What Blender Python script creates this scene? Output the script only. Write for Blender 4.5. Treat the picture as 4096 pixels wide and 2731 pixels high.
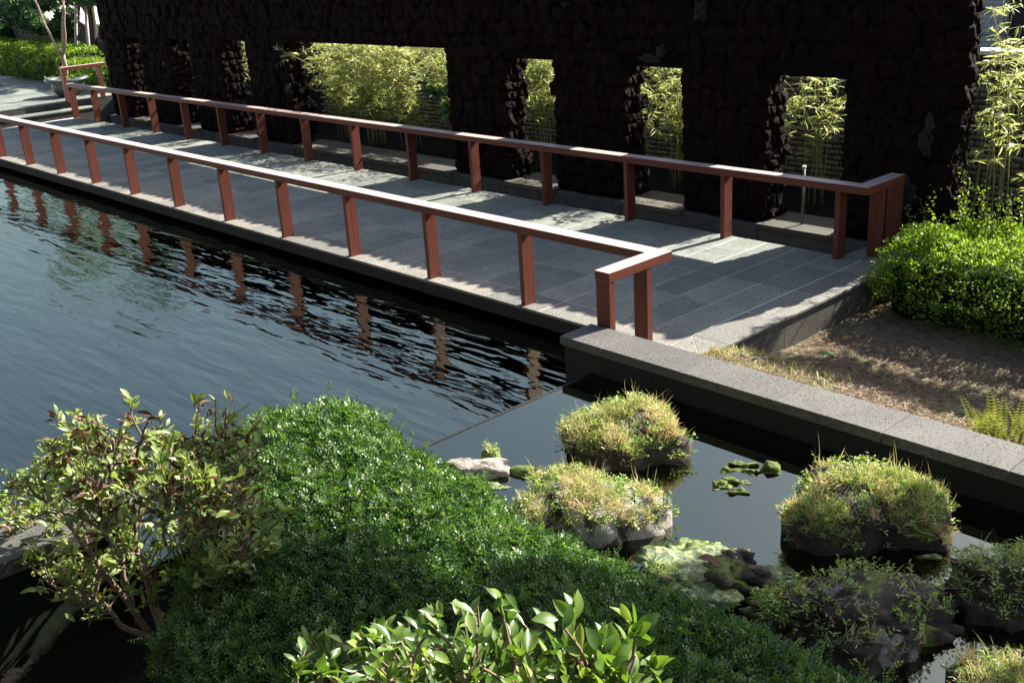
import bpy, math
import numpy as np
from mathutils import Matrix, Vector, noise as mnoise

for o in list(bpy.data.objects):
    bpy.data.objects.remove(o)
SC = bpy.context.scene
COL = SC.collection
RNG = np.random.default_rng(7)

# ------------------------------------------------------------------ camera
CAM = np.array([5.6186, -6.8043, 3.3602]); YAW, PITCH, ROLL, FPX = 0.8425, 0.3576, -0.0647, 4320.7
_f = np.array([-math.sin(YAW)*math.cos(PITCH), math.cos(YAW)*math.cos(PITCH), -math.sin(PITCH)])
_r = np.array([math.cos(YAW), math.sin(YAW), 0.0]); _u = np.cross(_r, _f)
CR = _r*math.cos(ROLL)+_u*math.sin(ROLL); CU = -_r*math.sin(ROLL)+_u*math.cos(ROLL); CF = _f
cam = bpy.data.cameras.new('camera'); cam.sensor_width = 36.0; cam.lens = 36.0*FPX/4096
cam.clip_start = 0.1; cam.clip_end = 2000
camo = bpy.data.objects.new('camera', cam); COL.objects.link(camo)
camo.matrix_world = Matrix(((CR[0], CU[0], -CF[0], CAM[0]), (CR[1], CU[1], -CF[1], CAM[1]),
                            (CR[2], CU[2], -CF[2], CAM[2]), (0, 0, 0, 1)))
SC.camera = camo
PS = 4096/2352.0
def at(x, y, **k):
    """direction of a photo pixel (2352-wide picture) met with a plane X=, Y= or Z="""
    d = CF*FPX + CR*(x*PS-2048) - CU*(y*PS-1365.5)
    (ax, v), = k.items(); i = 'XYZ'.index(ax); return CAM + d*((v-CAM[i])/d[i])

# ------------------------------------------------------------------ light
SUN_DIR = np.array([0.17, 1.0, 0.75]); SUN_DIR /= np.linalg.norm(SUN_DIR)
EL = math.asin(SUN_DIR[2]); AZ = math.atan2(SUN_DIR[0], SUN_DIR[1])
world = bpy.data.worlds.new('World'); SC.world = world; world.use_nodes = True
wn = world.node_tree.nodes; wl = world.node_tree.links
sky = wn.new('ShaderNodeTexSky'); sky.sky_type = 'NISHITA'; sky.sun_disc = False
sky.sun_elevation = EL; sky.sun_rotation = AZ; sky.air_density = 1.0; sky.dust_density = 2.2; sky.ozone_density = 1.0
wl.new(sky.outputs[0], wn['Background'].inputs[0]); wn['Background'].inputs[1].default_value = 0.066
sl = bpy.data.lights.new('sun', 'SUN'); sl.energy = 5.0; sl.angle = math.radians(0.53); sl.color = (1.0, 0.93, 0.82)
so = bpy.data.objects.new('sun', sl); COL.objects.link(so)
so.rotation_euler = Vector(tuple(SUN_DIR)).to_track_quat('Z', 'Y').to_euler()
SC.view_settings.view_transform = 'Standard'; SC.view_settings.look = 'None'
SC.view_settings.exposure = 1.9; SC.view_settings.gamma = 1.0
SC.render.engine = 'CYCLES'

# ------------------------------------------------------------------ helpers
def mesh(name, v, f, smooth=False, rnd=None, mats=None):
    me = bpy.data.meshes.new(name)
    v = np.asarray(v, dtype=np.float32).reshape(-1, 3)
    if isinstance(f, np.ndarray):
        n, k = f.shape
        me.vertices.add(len(v)); me.vertices.foreach_set('co', v.ravel())
        me.loops.add(n*k); me.loops.foreach_set('vertex_index', f.astype(np.int32).ravel())
        me.polygons.add(n); me.polygons.foreach_set('loop_start', (np.arange(n)*k).astype(np.int32))
        me.polygons.foreach_set('loop_total', np.full(n, k, dtype=np.int32))
        me.update(calc_edges=True)
    else:
        me.from_pydata(v.tolist(), [], f); me.update()
    if smooth: me.polygons.foreach_set('use_smooth', np.ones(len(me.polygons), dtype=bool))
    if rnd is not None:
        a = me.attributes.new('rnd', 'FLOAT', 'POINT'); a.data.foreach_set('value', np.asarray(rnd, dtype=np.float32))
    for m in (mats or []): me.materials.append(m)
    return me
def link(name, me, parent=None, **pr):
    o = bpy.data.objects.new(name, me); COL.objects.link(o)
    if parent is not None: o.parent = parent
    for k, v in pr.items(): o[k] = v
    return o
def thing(name, label, category, loc=(0, 0, 0), group=None):
    o = bpy.data.objects.new(name, None); COL.objects.link(o); o.location = loc
    o.empty_display_size = 0.1; o['label'] = label; o['category'] = category
    if group: o['group'] = group
    return o
class MB:
    """collects boxes, prisms and tubes into one mesh"""
    def __init__(s): s.v = []; s.f = []
    def add(s, v, f):
        n = len(s.v); s.v += [tuple(p) for p in v]; s.f += [tuple(i+n for i in q) for q in f]; return s
    def box(s, a, b, bev=0.0):
        (x0, y0, z0), (x1, y1, z1) = a, b
        if bev <= 0:
            v = [(x, y, z) for z in (z0, z1) for y in (y0, y1) for x in (x0, x1)]
            return s.add(v, [(0, 2, 3, 1), (4, 5, 7, 6), (0, 1, 5, 4), (2, 6, 7, 3), (0, 4, 6, 2), (1, 3, 7, 5)])
        B = bev; v = []
        for z, i in ((z0, B), (z0+B, 0), (z1-B, 0), (z1, B)):
            v += [(x0+i, y0+i, z), (x1-i, y0+i, z), (x1-i, y1-i, z), (x0+i, y1-i, z)]
        f = [(3, 2, 1, 0), (12, 13, 14, 15)]
        for l in range(3):
            for k in range(4):
                a_, b_ = l*4+k, l*4+(k+1) % 4; f.append((a_, b_, b_+4, a_+4))
        return s.add(v, f)
    def prism(s, poly, z0, z1):
        n = len(poly); v = [(x, y, z0) for x, y in poly]+[(x, y, z1) for x, y in poly]
        f = [tuple(range(n-1, -1, -1)), tuple(range(n, 2*n))]+[(i, (i+1) % n, (i+1) % n+n, i+n) for i in range(n)]
        return s.add(v, f)
    def tube(s, pts, rad, k=6, cap=True):
        pts = np.asarray(pts, float); n = len(pts); rad = np.broadcast_to(np.asarray(rad, float), (n,))
        t = np.gradient(pts, axis=0); t /= np.linalg.norm(t, axis=1)[:, None]+1e-9
        ref = np.array([0.31, 0.17, 0.93]); ref /= np.linalg.norm(ref)
        a = np.cross(t, ref); a /= np.linalg.norm(a, axis=1)[:, None]+1e-9; b = np.cross(t, a)
        ang = np.arange(k)*2*math.pi/k
        v = (pts[:, None]+rad[:, None, None]*(np.cos(ang)[None, :, None]*a[:, None]+np.sin(ang)[None, :, None]*b[:, None])).reshape(-1, 3)
        f = [(i*k+j, i*k+(j+1) % k, (i+1)*k+(j+1) % k, (i+1)*k+j) for i in range(n-1) for j in range(k)]
        if cap: f += [tuple(range(k-1, -1, -1)), tuple(range((n-1)*k, n*k))]
        return s.add(v, f)
    def mesh(s, name, mat, smooth=False): return mesh(name, s.v, s.f, smooth, mats=[mat])
    def obj(s, name, mat, parent=None, smooth=False, **pr): return link(name, s.mesh(name, mat, smooth), parent, **pr)

def fbm(P, scale, octv=4, seed=0.0):
    out = np.empty(len(P))
    for i, p in enumerate(P):
        out[i] = mnoise.fractal(Vector((p[0]*scale+seed, p[1]*scale-seed, p[2]*scale+2*seed)), 1.0, 2.0, octv)
    return out
def ico(sub):
    import bmesh
    bm = bmesh.new(); bmesh.ops.create_icosphere(bm, subdivisions=sub, radius=1.0)
    v = np.array([p.co[:] for p in bm.verts]); f = np.array([[q.index for q in p.verts] for p in bm.faces]); bm.free(); return v, f
def unit(a): return a/(np.linalg.norm(a, axis=-1, keepdims=True)+1e-9)
def scatter(tv, tf, pos, d, n, sc, rnd, widen=None):
    """copies of a template (x = along, y = across, z = face normal) at pos along d, facing n -> verts, faces, rnd"""
    d = unit(d); n = n-(n*d).sum(-1, keepdims=True)*d; n = unit(n); c = np.cross(n, d)
    s = np.asarray(sc)[:, None, None]; w = 1.0 if widen is None else np.asarray(widen)[:, None, None]
    v = pos[:, None]+s*(tv[None, :, 0:1]*d[:, None]+w*tv[None, :, 1:2]*c[:, None]+tv[None, :, 2:3]*n[:, None])
    f = (tf[None]+(np.arange(len(pos))*len(tv))[:, None, None]).reshape(-1, tf.shape[1])
    return v.reshape(-1, 3), f, np.repeat(rnd, len(tv))
def joinv(parts):
    v = []; f = []; r = []; n = 0
    for a, b, c in parts: v.append(a); f.append(b+n); r.append(c); n += len(a)
    return np.concatenate(v), np.concatenate(f), np.concatenate(r)

def leaf_template(seg=4, w=0.42, fold=0.18, curl=0.25, tip=1.5):
    """pointed oval leaf, length 1, folded at the midrib and curling down"""
    v = []; t = np.linspace(0, 1, seg+1)
    for x in t:
        h = w*0.5*(max(0.0, math.sin(math.pi*x**1.12))**0.85 if 0 < x < 1 else 0.012)
        z = -curl*x*x; v += [(x, -h, z+fold*h*2), (x, 0, z), (x, h, z+fold*h*2)]
    f = []
    for i in range(seg):
        a = i*3
        for q in ((a, a+3, a+4, a+1), (a+1, a+4, a+5, a+2)): f += [(q[0], q[1], q[2]), (q[0], q[2], q[3])]
    return np.array(v), np.array(f)
LEAF4 = leaf_template(4); LEAF5 = leaf_template(6, 0.46, 0.16, 0.3)
SLEAF = (np.array([(0, 0, 0), (.45, -.25, .05), (1, 0, -.08), (.45, .25, .05)]), np.array([(0, 1, 2), (0, 2, 3)]))
BLADE = (np.array([(0, -.5, 0), (0, .5, 0), (.4, -.42, .0), (.4, .42, 0), (.75, -.25, -.06), (.75, .25, -.06), (1, 0, -.16)]) * np.array([1, .1, 1]),
         np.array([(0, 2, 1), (1, 2, 3), (2, 4, 3), (3, 4, 5), (4, 6, 5)]))
BAMB = (np.array([(0, -.02, 0), (0, .02, 0), (.3, -.075, .02), (.3, .075, .02), (.3, 0, -.015), (.7, -.05, -.05), (.7, .05, -.05), (.7, 0, -.08), (1, 0, -.2)]),
        np.array([(0, 2, 4), (0, 4, 1), (1, 4, 3), (2, 5, 7), (2, 7, 4), (4, 7, 6), (4, 6, 3), (5, 8, 7), (7, 8, 6)]))
def sprig():
    tv = []; tf = []
    def lf(base, d, L):
        d = unit(np.array(d, float)); n = np.array([0, 0, 1.0]); c = np.cross(n, d); k = len(tv)
        for x, y, z in ((0, 0, 0), (.5, -.33, .06), (1, 0, 0), (.5, .33, .06)): tv.append(np.array(base)+L*(x*d+y*c+z*n))
        tf.extend([(k, k+1, k+2), (k, k+2, k+3)])
    for x, L in ((.08, .42), (.42, .40)):
        lf((x, .02, .02), (.55, .85, .35), L); lf((x, -.02, .02), (.55, -.85, .35), L)
    lf((.66, 0, .04), (1, 0, .3), .40)
    return np.array(tv), np.array(tf)
SPRIG = sprig()

# ------------------------------------------------------------------ materials
def nmat(name):
    m = bpy.data.materials.new(name); m.use_nodes = True
    return m, m.node_tree.nodes, m.node_tree.links, m.node_tree.nodes['Principled BSDF']
def ramp(nodes, links, src, stops):
    r = nodes.new('ShaderNodeValToRGB'); e = r.color_ramp.elements
    while len(e) < len(stops): e.new(0.5)
    for el, (p, c) in zip(e, stops): el.position = p; el.color = (*c, 1)
    links.new(src, r.inputs[0]); return r.outputs[0]
def noise_n(nodes, links, scale, detail=5, rough=.6, vec=None, dist=0.0):
    t = nodes.new('ShaderNodeTexNoise'); t.inputs['Scale'].default_value = scale; t.inputs['Detail'].default_value = detail
    t.inputs['Roughness'].default_value = rough; t.inputs['Distortion'].default_value = dist
    if vec is not None: links.new(vec, t.inputs['Vector'])
    return t
def mapping(nodes, links, scale=(1, 1, 1), rot=(0, 0, 0), src='Object'):
    tc = nodes.new('ShaderNodeTexCoord'); mp = nodes.new('ShaderNodeMapping')
    mp.inputs['Scale'].default_value = scale; mp.inputs['Rotation'].default_value = rot
    links.new(tc.outputs[src], mp.inputs[0]); return mp.outputs[0]
def geo_pos(nodes, links, scale=(1, 1, 1)):
    g = nodes.new('ShaderNodeNewGeometry'); mp = nodes.new('ShaderNodeMapping'); mp.inputs['Scale'].default_value = scale
    links.new(g.outputs['Position'], mp.inputs[0]); return mp.outputs[0]
def bump(nodes, links, p, h, strength=.4, dist=.02, prev=None):
    b = nodes.new('ShaderNodeBump'); b.inputs['Strength'].default_value = strength; b.inputs['Distance'].default_value = dist
    links.new(h, b.inputs['Height']); 
    if prev is not None: links.new(prev, b.inputs['Normal'])
    links.new(b.outputs[0], p.inputs['Normal']); return b.outputs[0]
def mixc(nodes, links, fac, a, b, mode='MIX'):
    m = nodes.new('ShaderNodeMix'); m.data_type = 'RGBA'; m.blend_type = mode
    for s, v in ((m.inputs[0], fac), (m.inputs[6], a), (m.inputs[7], b)):
        if isinstance(v, (int, float)): s.default_value = v
        elif isinstance(v, tuple): s.default_value = (*v, 1)
        else: links.new(v, s)
    return m.outputs[2]
def math_n(nodes, links, op, a, b):
    m = nodes.new('ShaderNodeMath'); m.operation = op
    for s, v in zip(m.inputs, (a, b)):
        if isinstance(v, (int, float)): s.default_value = v
        else: links.new(v, s)
    return m.outputs[0]
def obj_random(nodes): return nodes.new('ShaderNodeObjectInfo').outputs['Random']

def stone_mat(name, lo, hi, pit=.8, piece=True, warm=(1, .96, .88)):
    """pitted volcanic paving stone, each slab a shade of its own"""
    m, n, l, p = nmat(name); pos = geo_pos(n, l)
    a = noise_n(n, l, 2.3, 6, .6, pos); b = noise_n(n, l, 55, 3, .7, pos)
    c = ramp(n, l, a.outputs[0], [(.3, lo), (.7, hi)])
    c = mixc(n, l, .45, c, ramp(n, l, b.outputs[0], [(.3, tuple(x*.55 for x in lo)), (.72, tuple(min(1, x*1.3) for x in hi))]), 'MIX')
    # dark pits
    vo = n.new('ShaderNodeTexVoronoi'); vo.inputs['Scale'].default_value = 58; vo.inputs['Randomness'].default_value = 1
    l.new(geo_pos(n, l, (1, .55, 1)), vo.inputs['Vector'])
    big = noise_n(n, l, 9, 3, .6, pos)
    thr = math_n(n, l, 'LESS_THAN', vo.outputs['Distance'], math_n(n, l, 'MULTIPLY', big.outputs[0], .5))
    c = mixc(n, l, math_n(n, l, 'MULTIPLY', thr, pit), c, tuple(x*.16 for x in lo))
    if piece: c = mixc(n, l, .7, c, ramp(n, l, obj_random(n), [(0, (.45, .49, .50)), (.35, (.75, .78, .77)), (.75, (.92, .92, .88)), (1, warm)]), 'MULTIPLY')
    st = noise_n(n, l, .9, 4, .6, pos)
    c = mixc(n, l, .5, c, ramp(n, l, st.outputs[0], [(.35, (.6, .62, .6)), (.65, (1, 1, 1))]), 'MULTIPLY')
    l.new(c, p.inputs['Base Color']); p.inputs['Roughness'].default_value = .75; p.inputs['Specular IOR Level'].default_value = .35
    h = math_n(n, l, 'SUBTRACT', b.outputs[0], thr); bump(n, l, p, h, .5, .006)
    return m
def leaf_mat(name, stops, trans, rough=.42, tw=.35, src='attr', spec=.5):
    m, n, l, p = nmat(name)
    if src == 'attr':
        a = n.new('ShaderNodeAttribute'); a.attribute_name = 'rnd'; s = a.outputs['Fac']
    else: s = obj_random(n)
    c = ramp(n, l, s, stops)
    g = noise_n(n, l, 14, 2, .5, geo_pos(n, l)); c = mixc(n, l, .5, c, ramp(n, l, g.outputs[0], [(.3, (.7, .72, .66)), (.7, (1, 1, 1))]), 'MULTIPLY')
    l.new(c, p.inputs['Base Color']); p.inputs['Roughness'].default_value = rough; p.inputs['Specular IOR Level'].default_value = spec
    t = n.new('ShaderNodeBsdfTranslucent'); tc = mixc(n, l, 1.0, c, trans, 'MULTIPLY'); l.new(tc, t.inputs[0])
    mx = n.new('ShaderNodeMixShader'); mx.inputs[0].default_value = tw
    l.new(p.outputs[0], mx.inputs[1]); l.new(t.outputs[0], mx.inputs[2]); l.new(mx.outputs[0], n['Material Output'].inputs[0])
    return m
def plain(name, col, rough=.7, scale=20, var=.35, bumps=.3, spec=.3, dist=.01, metallic=0.0):
    m, n, l, p = nmat(name); pos = geo_pos(n, l); a = noise_n(n, l, scale, 6, .65, pos)
    l.new(ramp(n, l, a.outputs[0], [(.25, tuple(x*(1-var) for x in col)), (.75, tuple(min(1, x*(1+var)) for x in col))]), p.inputs['Base Color'])
    p.inputs['Roughness'].default_value = rough; p.inputs['Specular IOR Level'].default_value = spec; p.inputs['Metallic'].default_value = metallic
    if bumps: bump(n, l, p, a.outputs[0], bumps, dist)
    return m

M = {}
M['paver'] = stone_mat('grey volcanic paver', (.142, .163, .146), (.30, .317, .285))
M['coping'] = stone_mat('pitted coping stone', (.068, .067, .064), (.145, .138, .128), .85)
M['border'] = stone_mat('pale border stone', (.145, .142, .134), (.30, .282, .255), .85)
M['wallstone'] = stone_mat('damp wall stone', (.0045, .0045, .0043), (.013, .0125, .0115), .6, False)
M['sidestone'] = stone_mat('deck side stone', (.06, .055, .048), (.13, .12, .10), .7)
M['grout'] = plain('pale grout', (.50, .52, .50), .9, 60)
M['concrete'] = plain('dark concrete', (.05, .05, .048), .9, 8)
def wood(name, sc):
    m, n, l, p = nmat(name)
    g = noise_n(n, l, 3.0, 5, .65, geo_pos(n, l, sc), .4); w = noise_n(n, l, 1.3, 4, .6, geo_pos(n, l))
    c = ramp(n, l, g.outputs[0], [(.3, (.105, .028, .018)), (.7, (.20, .06, .04))])
    c = mixc(n, l, .5, c, ramp(n, l, w.outputs[0], [(.3, (.7, .68, .66)), (.75, (1, 1, 1))]), 'MULTIPLY')
    c = mixc(n, l, .4, c, ramp(n, l, obj_random(n), [(0, (.72, .7, .7)), (1, (1, 1, 1))]), 'MULTIPLY')
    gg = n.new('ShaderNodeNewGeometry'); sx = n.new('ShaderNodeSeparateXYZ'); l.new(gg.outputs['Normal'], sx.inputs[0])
    up = math_n(n, l, 'GREATER_THAN', sx.outputs[2], .7)   # top faces take a paler, pinkish grey tone
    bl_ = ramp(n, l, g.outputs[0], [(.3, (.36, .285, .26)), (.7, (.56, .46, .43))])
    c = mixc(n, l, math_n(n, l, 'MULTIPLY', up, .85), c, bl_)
    l.new(c, p.inputs['Base Color']); p.inputs['Roughness'].default_value = .45; p.inputs['Specular IOR Level'].default_value = .3
    p.inputs['Coat Weight'].default_value = .08; p.inputs['Coat Roughness'].default_value = .4
    bump(n, l, p, g.outputs[0], .12, .003); return m
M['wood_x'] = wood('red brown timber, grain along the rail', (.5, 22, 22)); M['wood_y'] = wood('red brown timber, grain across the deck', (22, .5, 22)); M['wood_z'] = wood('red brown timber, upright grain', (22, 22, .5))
def lava(name, lo, hi, sc=9, b=.9):
    m, n, l, p = nmat(name); pos = geo_pos(n, l); a = noise_n(n, l, sc, 8, .7, pos); r = obj_random(n)
    c = ramp(n, l, a.outputs[0], [(.3, lo), (.7, hi)])
    c = mixc(n, l, .7, c, ramp(n, l, r, [(0, (.8, .8, .85)), (.5, (.6, .55, .52)), (.8, (1, .62, .52)), (1, (1, .9, .85))]), 'MULTIPLY')
    sp = noise_n(n, l, 3.1, 4, .6, pos); c = mixc(n, l, ramp(n, l, sp.outputs[0], [(.66, (0, 0, 0)), (.78, (.35, .35, .35))]), c, (.025, .023, .02))
    l.new(c, p.inputs['Base Color']); p.inputs['Roughness'].default_value = .9; p.inputs['Specular IOR Level'].default_value = .08
    v = n.new('ShaderNodeTexVoronoi'); v.inputs['Scale'].default_value = 60; l.new(pos, v.inputs['Vector'])
    bump(n, l, p, math_n(n, l, 'ADD', a.outputs[0], math_n(n, l, 'MULTIPLY', v.outputs['Distance'], .35)), b, .03); return m
M['lava'] = lava('dark lava stone', (.0025, .0018, .0016), (.020, .0115, .0095))
M['mortar'] = lava('dark mortar', (.002, .002, .002), (.006, .006, .0055))
M['plaster'] = plain('pale weathered plaster', (.020, .0195, .018), .9, 7, .8, .8)
M['plinth'] = plain('dark plinth stone', (.075, .08, .078), .8, 6, .35)
M['brick'] = None
def brickm():
    m, n, l, p = nmat('olive yellow brick'); a = noise_n(n, l, 30, 4, .6, geo_pos(n, l)); at_ = n.new('ShaderNodeAttribute'); at_.attribute_name = 'rnd'
    r = math_n(n, l, 'FRACT', math_n(n, l, 'ADD', obj_random(n), at_.outputs['Fac']), 0)
    c = ramp(n, l, r, [(0, (.085, .078, .047)), (.5, (.14, .126, .08)), (1, (.20, .18, .12))])
    c = mixc(n, l, .4, c, ramp(n, l, a.outputs[0], [(.3, (.7, .7, .66)), (.7, (1, 1, 1))]), 'MULTIPLY')
    l.new(c, p.inputs['Base Color']); p.inputs['Roughness'].default_value = .8; bump(n, l, p, a.outputs[0], .2, .004); return m
M['brick'] = brickm()
M['joint'] = plain('dark mortar joint', (.007, .007, .006), .9, 20)
M['white'] = plain('white painted coping', (.72, .71, .68), .6, 6, .12, .1)
M['soil'] = plain('brown soil', (.12, .095, .062), .95, 14, .6, .6, .15, .03)
M['darksoil'] = plain('leaf litter soil darkened for shade', (.004, .0034, .0025), .95, 12, .6, .6, .15, .03)  # litter soil taken near black, shade under the shrub put into its colour
M['bark'] = plain('grey brown bark', (.17, .125, .09), .85, 30, .45, .6, .25, .01)
M['palebark'] = plain('smooth pale bark', (.30, .22, .17), .7, 18, .4, .3, .3, .006)
M['darkbark'] = plain('dark bark', (.05, .042, .034), .9, 22, .4, .7, .2, .02)
M['stake'] = plain('weathered timber stake', (.34, .31, .27), .85, 25, .35, .4)
M['culm'] = plain('tan bamboo culm', (.30, .27, .11), .5, 9, .4, .1, .4)
M['deadleaf'] = leaf_mat('dead brown leaf', [(0, (.05, .028, .02)), (.5, (.13, .07, .046)), (1, (.27, .17, .12))], (1, .6, .4), .6, .2)
M['bigleaf'] = leaf_mat('broad green leaf', [(0, (.10, .165, .035)), (.5, (.20, .275, .07)), (.85, (.32, .39, .13)), (1, (.44, .48, .22))], (1.35, 1.4, .7), .42, .42)
M['bigleaf_o'] = leaf_mat('broad green leaf single', [(0, (.10, .165, .035)), (.5, (.20, .275, .07)), (.85, (.32, .39, .13)), (1, (.44, .48, .22))], (1.35, 1.4, .7), .42, .42, 'obj')
M['deadleaf_o'] = leaf_mat('dead brown leaf single', [(0, (.05, .028, .02)), (.5, (.13, .07, .046)), (1, (.27, .17, .12))], (1, .6, .4), .6, .2, 'obj')
for _k, _src in (('freshleaf', 'attr'), ('freshleaf_o', 'obj')): M[_k] = leaf_mat(_k, [(0, (.045, .10, .016)), (.5, (.095, .18, .028)), (.85, (.165, .255, .045)), (1, (.26, .32, .09))], (1.4, 1.5, .6), .36, .36, _src)
M['hedge'] = leaf_mat('bright hedge leaf', [(0, (.07, .14, .015)), (.6, (.17, .265, .03)), (1, (.31, .38, .08))], (1.5, 1.6, .5), .45, .45, 'attr', .3)
M['mound'] = leaf_mat('small dark glossy leaf', [(0, (.025, .078, .02)), (.5, (.075, .152, .038)), (.9, (.15, .235, .078)), (1, (.25, .33, .16))], (1.4, 1.6, .5), .4, .32, 'attr', .4)
M['bamboo'] = leaf_mat('bamboo leaf', [(0, (.10, .155, .04)), (.35, (.24, .29, .11)), (.7, (.42, .44, .23)), (.9, (.58, .54, .38)), (1, (.58, .45, .33))], (1.4, 1.4, .95), .36, .6)
M['needle'] = leaf_mat('dark conifer leaf', [(0, (.012, .05, .016)), (.6, (.03, .095, .03)), (1, (.07, .15, .06))], (1.2, 1.5, .5), .45, .25)
M['grass'] = leaf_mat('dry grass blade', [(0, (.15, .21, .05)), (.35, (.33, .35, .13)), (.7, (.56, .51, .28)), (1, (.56, .42, .30))], (1.2, 1.15, .85), .5, .4)
M['weed'] = leaf_mat('green weed leaf', [(0, (.10, .19, .04)), (.6, (.26, .37, .10)), (1, (.45, .50, .24))], (1.5, 1.6, .6), .45, .38)
M['straw'] = leaf_mat('straw litter', [(0, (.09, .055, .03)), (.5, (.20, .13, .075)), (.9, (.34, .25, .16)), (1, (.12, .17, .04))], (1, .9, .7), .7, .15)
M['fern'] = leaf_mat('fern frond', [(0, (.10, .13, .035)), (.7, (.20, .21, .075)), (1, (.30, .25, .12))], (1.5, 1.5, .6), .45, .4)
M['metal'] = plain('grey galvanised pipe', (.16, .145, .135), .4, 40, .2, .1, .5, .002, .7)
M['pot'] = plain('glazed grey green pot', (.075, .095, .085), .35, 5, .35, .1, .6)
def rockm(name, moss=.5, pale=.3, dark=1.0):
    m, n, l, p = nmat(name); pos = geo_pos(n, l); a = noise_n(n, l, 7, 8, .7, pos); b = noise_n(n, l, 3.2, 5, .6, pos); d = noise_n(n, l, 4.5, 6, .65, geo_pos(n, l, (1.3, 1.1, .9)))
    c = ramp(n, l, a.outputs[0], [(.3, (.014*dark, .011*dark, .009*dark)), (.55, (.055*dark, .04*dark, .034*dark)), (.8, (.13*dark, .10*dark, .085*dark))])
    c = mixc(n, l, ramp(n, l, d.outputs[0], [(.62-pale*.3, (0, 0, 0)), (.70-pale*.3, (1, 1, 1))]), c, (.30, .275, .245))
    g = n.new('ShaderNodeNewGeometry'); s = n.new('ShaderNodeSeparateXYZ'); l.new(g.outputs['Normal'], s.inputs[0])
    mm = math_n(n, l, 'ADD', b.outputs[0], math_n(n, l, 'MULTIPLY', s.outputs[2], .12))
    mf = ramp(n, l, mm, [(.72-moss*.3, (0, 0, 0)), (.80-moss*.3, (1, 1, 1))])
    c = mixc(n, l, mf, c, ramp(n, l, noise_n(n, l, 40, 4, .7, pos).outputs[0], [(.3, (.05, .085, .012)), (.7, (.17, .21, .045))]))
    l.new(c, p.inputs['Base Color']); p.inputs['Roughness'].default_value = .8; p.inputs['Specular IOR Level'].default_value = .3
    bump(n, l, p, math_n(n, l, 'ADD', a.outputs[0], math_n(n, l, 'MULTIPLY', noise_n(n, l, 30, 5, .7, pos).outputs[0], .5)), .8, .04); return m
M['rock'] = rockm('mossy lava rock', .45, .1); M['palerock'] = rockm('bleached pale rock', .30, .55); M['algae'] = rockm('algae covered rock', 1.25, .1, .8); M['darkrock'] = rockm('dark lava rock', .35, .0, .8)
def algae_wet():
    m, n, l, p = nmat('wet green algae'); pos = geo_pos(n, l); a = noise_n(n, l, 25, 6, .7, pos)
    l.new(ramp(n, l, a.outputs[0], [(.36, (.015, .04, .008)), (.5, (.07, .12, .022)), (.6, (.30, .33, .12)), (.72, (.60, .60, .38))]), p.inputs['Base Color'])
    p.inputs['Roughness'].default_value = .3; p.inputs['Specular IOR Level'].default_value = .6; bump(n, l, p, a.outputs[0], .9, .02); return m
M['wetalgae'] = algae_wet()
def water(name, ripple, tint, ior=1.5):
    m, n, l, p = nmat(name); n.remove(p)
    gl = n.new('ShaderNodeBsdfGlossy'); gl.inputs['Roughness'].default_value = .02; gl.inputs['Color'].default_value = (.95, 1, .81, 1)
    tr = n.new('ShaderNodeBsdfTransparent'); tr.inputs[0].default_value = (*tint, 1)
    mx = n.new('ShaderNodeMixShader'); fr = n.new('ShaderNodeFresnel'); fr.inputs[0].default_value = ior
    l.new(fr.outputs[0], mx.inputs[0]); l.new(tr.outputs[0], mx.inputs[1]); l.new(gl.outputs[0], mx.inputs[2]); l.new(mx.outputs[0], n['Material Output'].inputs[0])
    g = n.new('ShaderNodeNewGeometry')
    def layer(rot, sc, detail, d):
        mp = n.new('ShaderNodeMapping'); mp.inputs['Rotation'].default_value = (0, 0, math.radians(rot)); mp.inputs['Scale'].default_value = sc
        l.new(g.outputs['Position'], mp.inputs[0]); return noise_n(n, l, 1.0, detail, .5, mp.outputs[0], d).outputs[0]
    h = math_n(n, l, 'ADD', layer(-64, (.9, 5.2, 1), 2, .25), math_n(n, l, 'MULTIPLY', layer(-40, (2.6, 9, 1), 2, .2), .22))
    if ripple > 0:
        b = n.new('ShaderNodeBump'); b.inputs['Strength'].default_value = 1.0; b.inputs['Distance'].default_value = ripple
        l.new(h, b.inputs['Height']); l.new(b.outputs[0], gl.inputs['Normal']); l.new(b.outputs[0], fr.inputs['Normal'])
    return m
M['water'] = water('rippled pond water', .015, (.30, .36, .33), 2.3)
M['weirwater'] = water('water running over the sill', .016, (.42, .46, .42), 2.3)
M['stillwater'] = water('still pond water', .0006, (.30, .36, .33), 2.3)
M['ledge'] = plain('submerged stone ledge', (.20, .21, .19), .9, 9, .4)
M['undergrowth_kerb_shade'] = plain('dark undergrowth', (.006, .012, .004), .95, 14, .6)
M['pondfloor'] = plain('dark green pond floor', (.03, .042, .034), .9, 3, .5)
# ================================================================== SETTING
WZ, WZ2 = -0.22, 0.09           # water levels
YW0, YW1 = 3.84, 4.22            # lava wall front / back
def struct(mb, name, mat, **pr): return mb.obj(name, mat, None, kind='structure', **pr)
g = MB(); g.box((-160, -160, -1.05), (160, 160, -1.0)); struct(g, 'ground', M['darksoil'])
MB().box((-26, -14, -0.99), (-0.4, 3.86, -0.9)).obj('pond_floor', M['pondfloor'], None, kind='structure')
MB().box((.15, -4.4, -0.99), (9, -1.0, -0.45)).obj('rock_pond_floor', M['pondfloor'], None, kind='structure')
def sheet(name, poly, z, mat):
    me = mesh(name, [(x, y, z) for x, y in poly], [tuple(range(len(poly)))], mats=[mat]); return link(name, me, None, kind='structure')
sheet('pond_water', [(-26, -14), (-0.4, -14), (-0.4, -3.4), (.10, -3.4), (.10, 3.86), (-26, 3.86)], WZ, M['water'])
sheet('rock_pond_water', [(.137, -4.4), (9, -4.4), (9, -1.06), (.137, -1.06)], WZ2, M['stillwater'])
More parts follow.
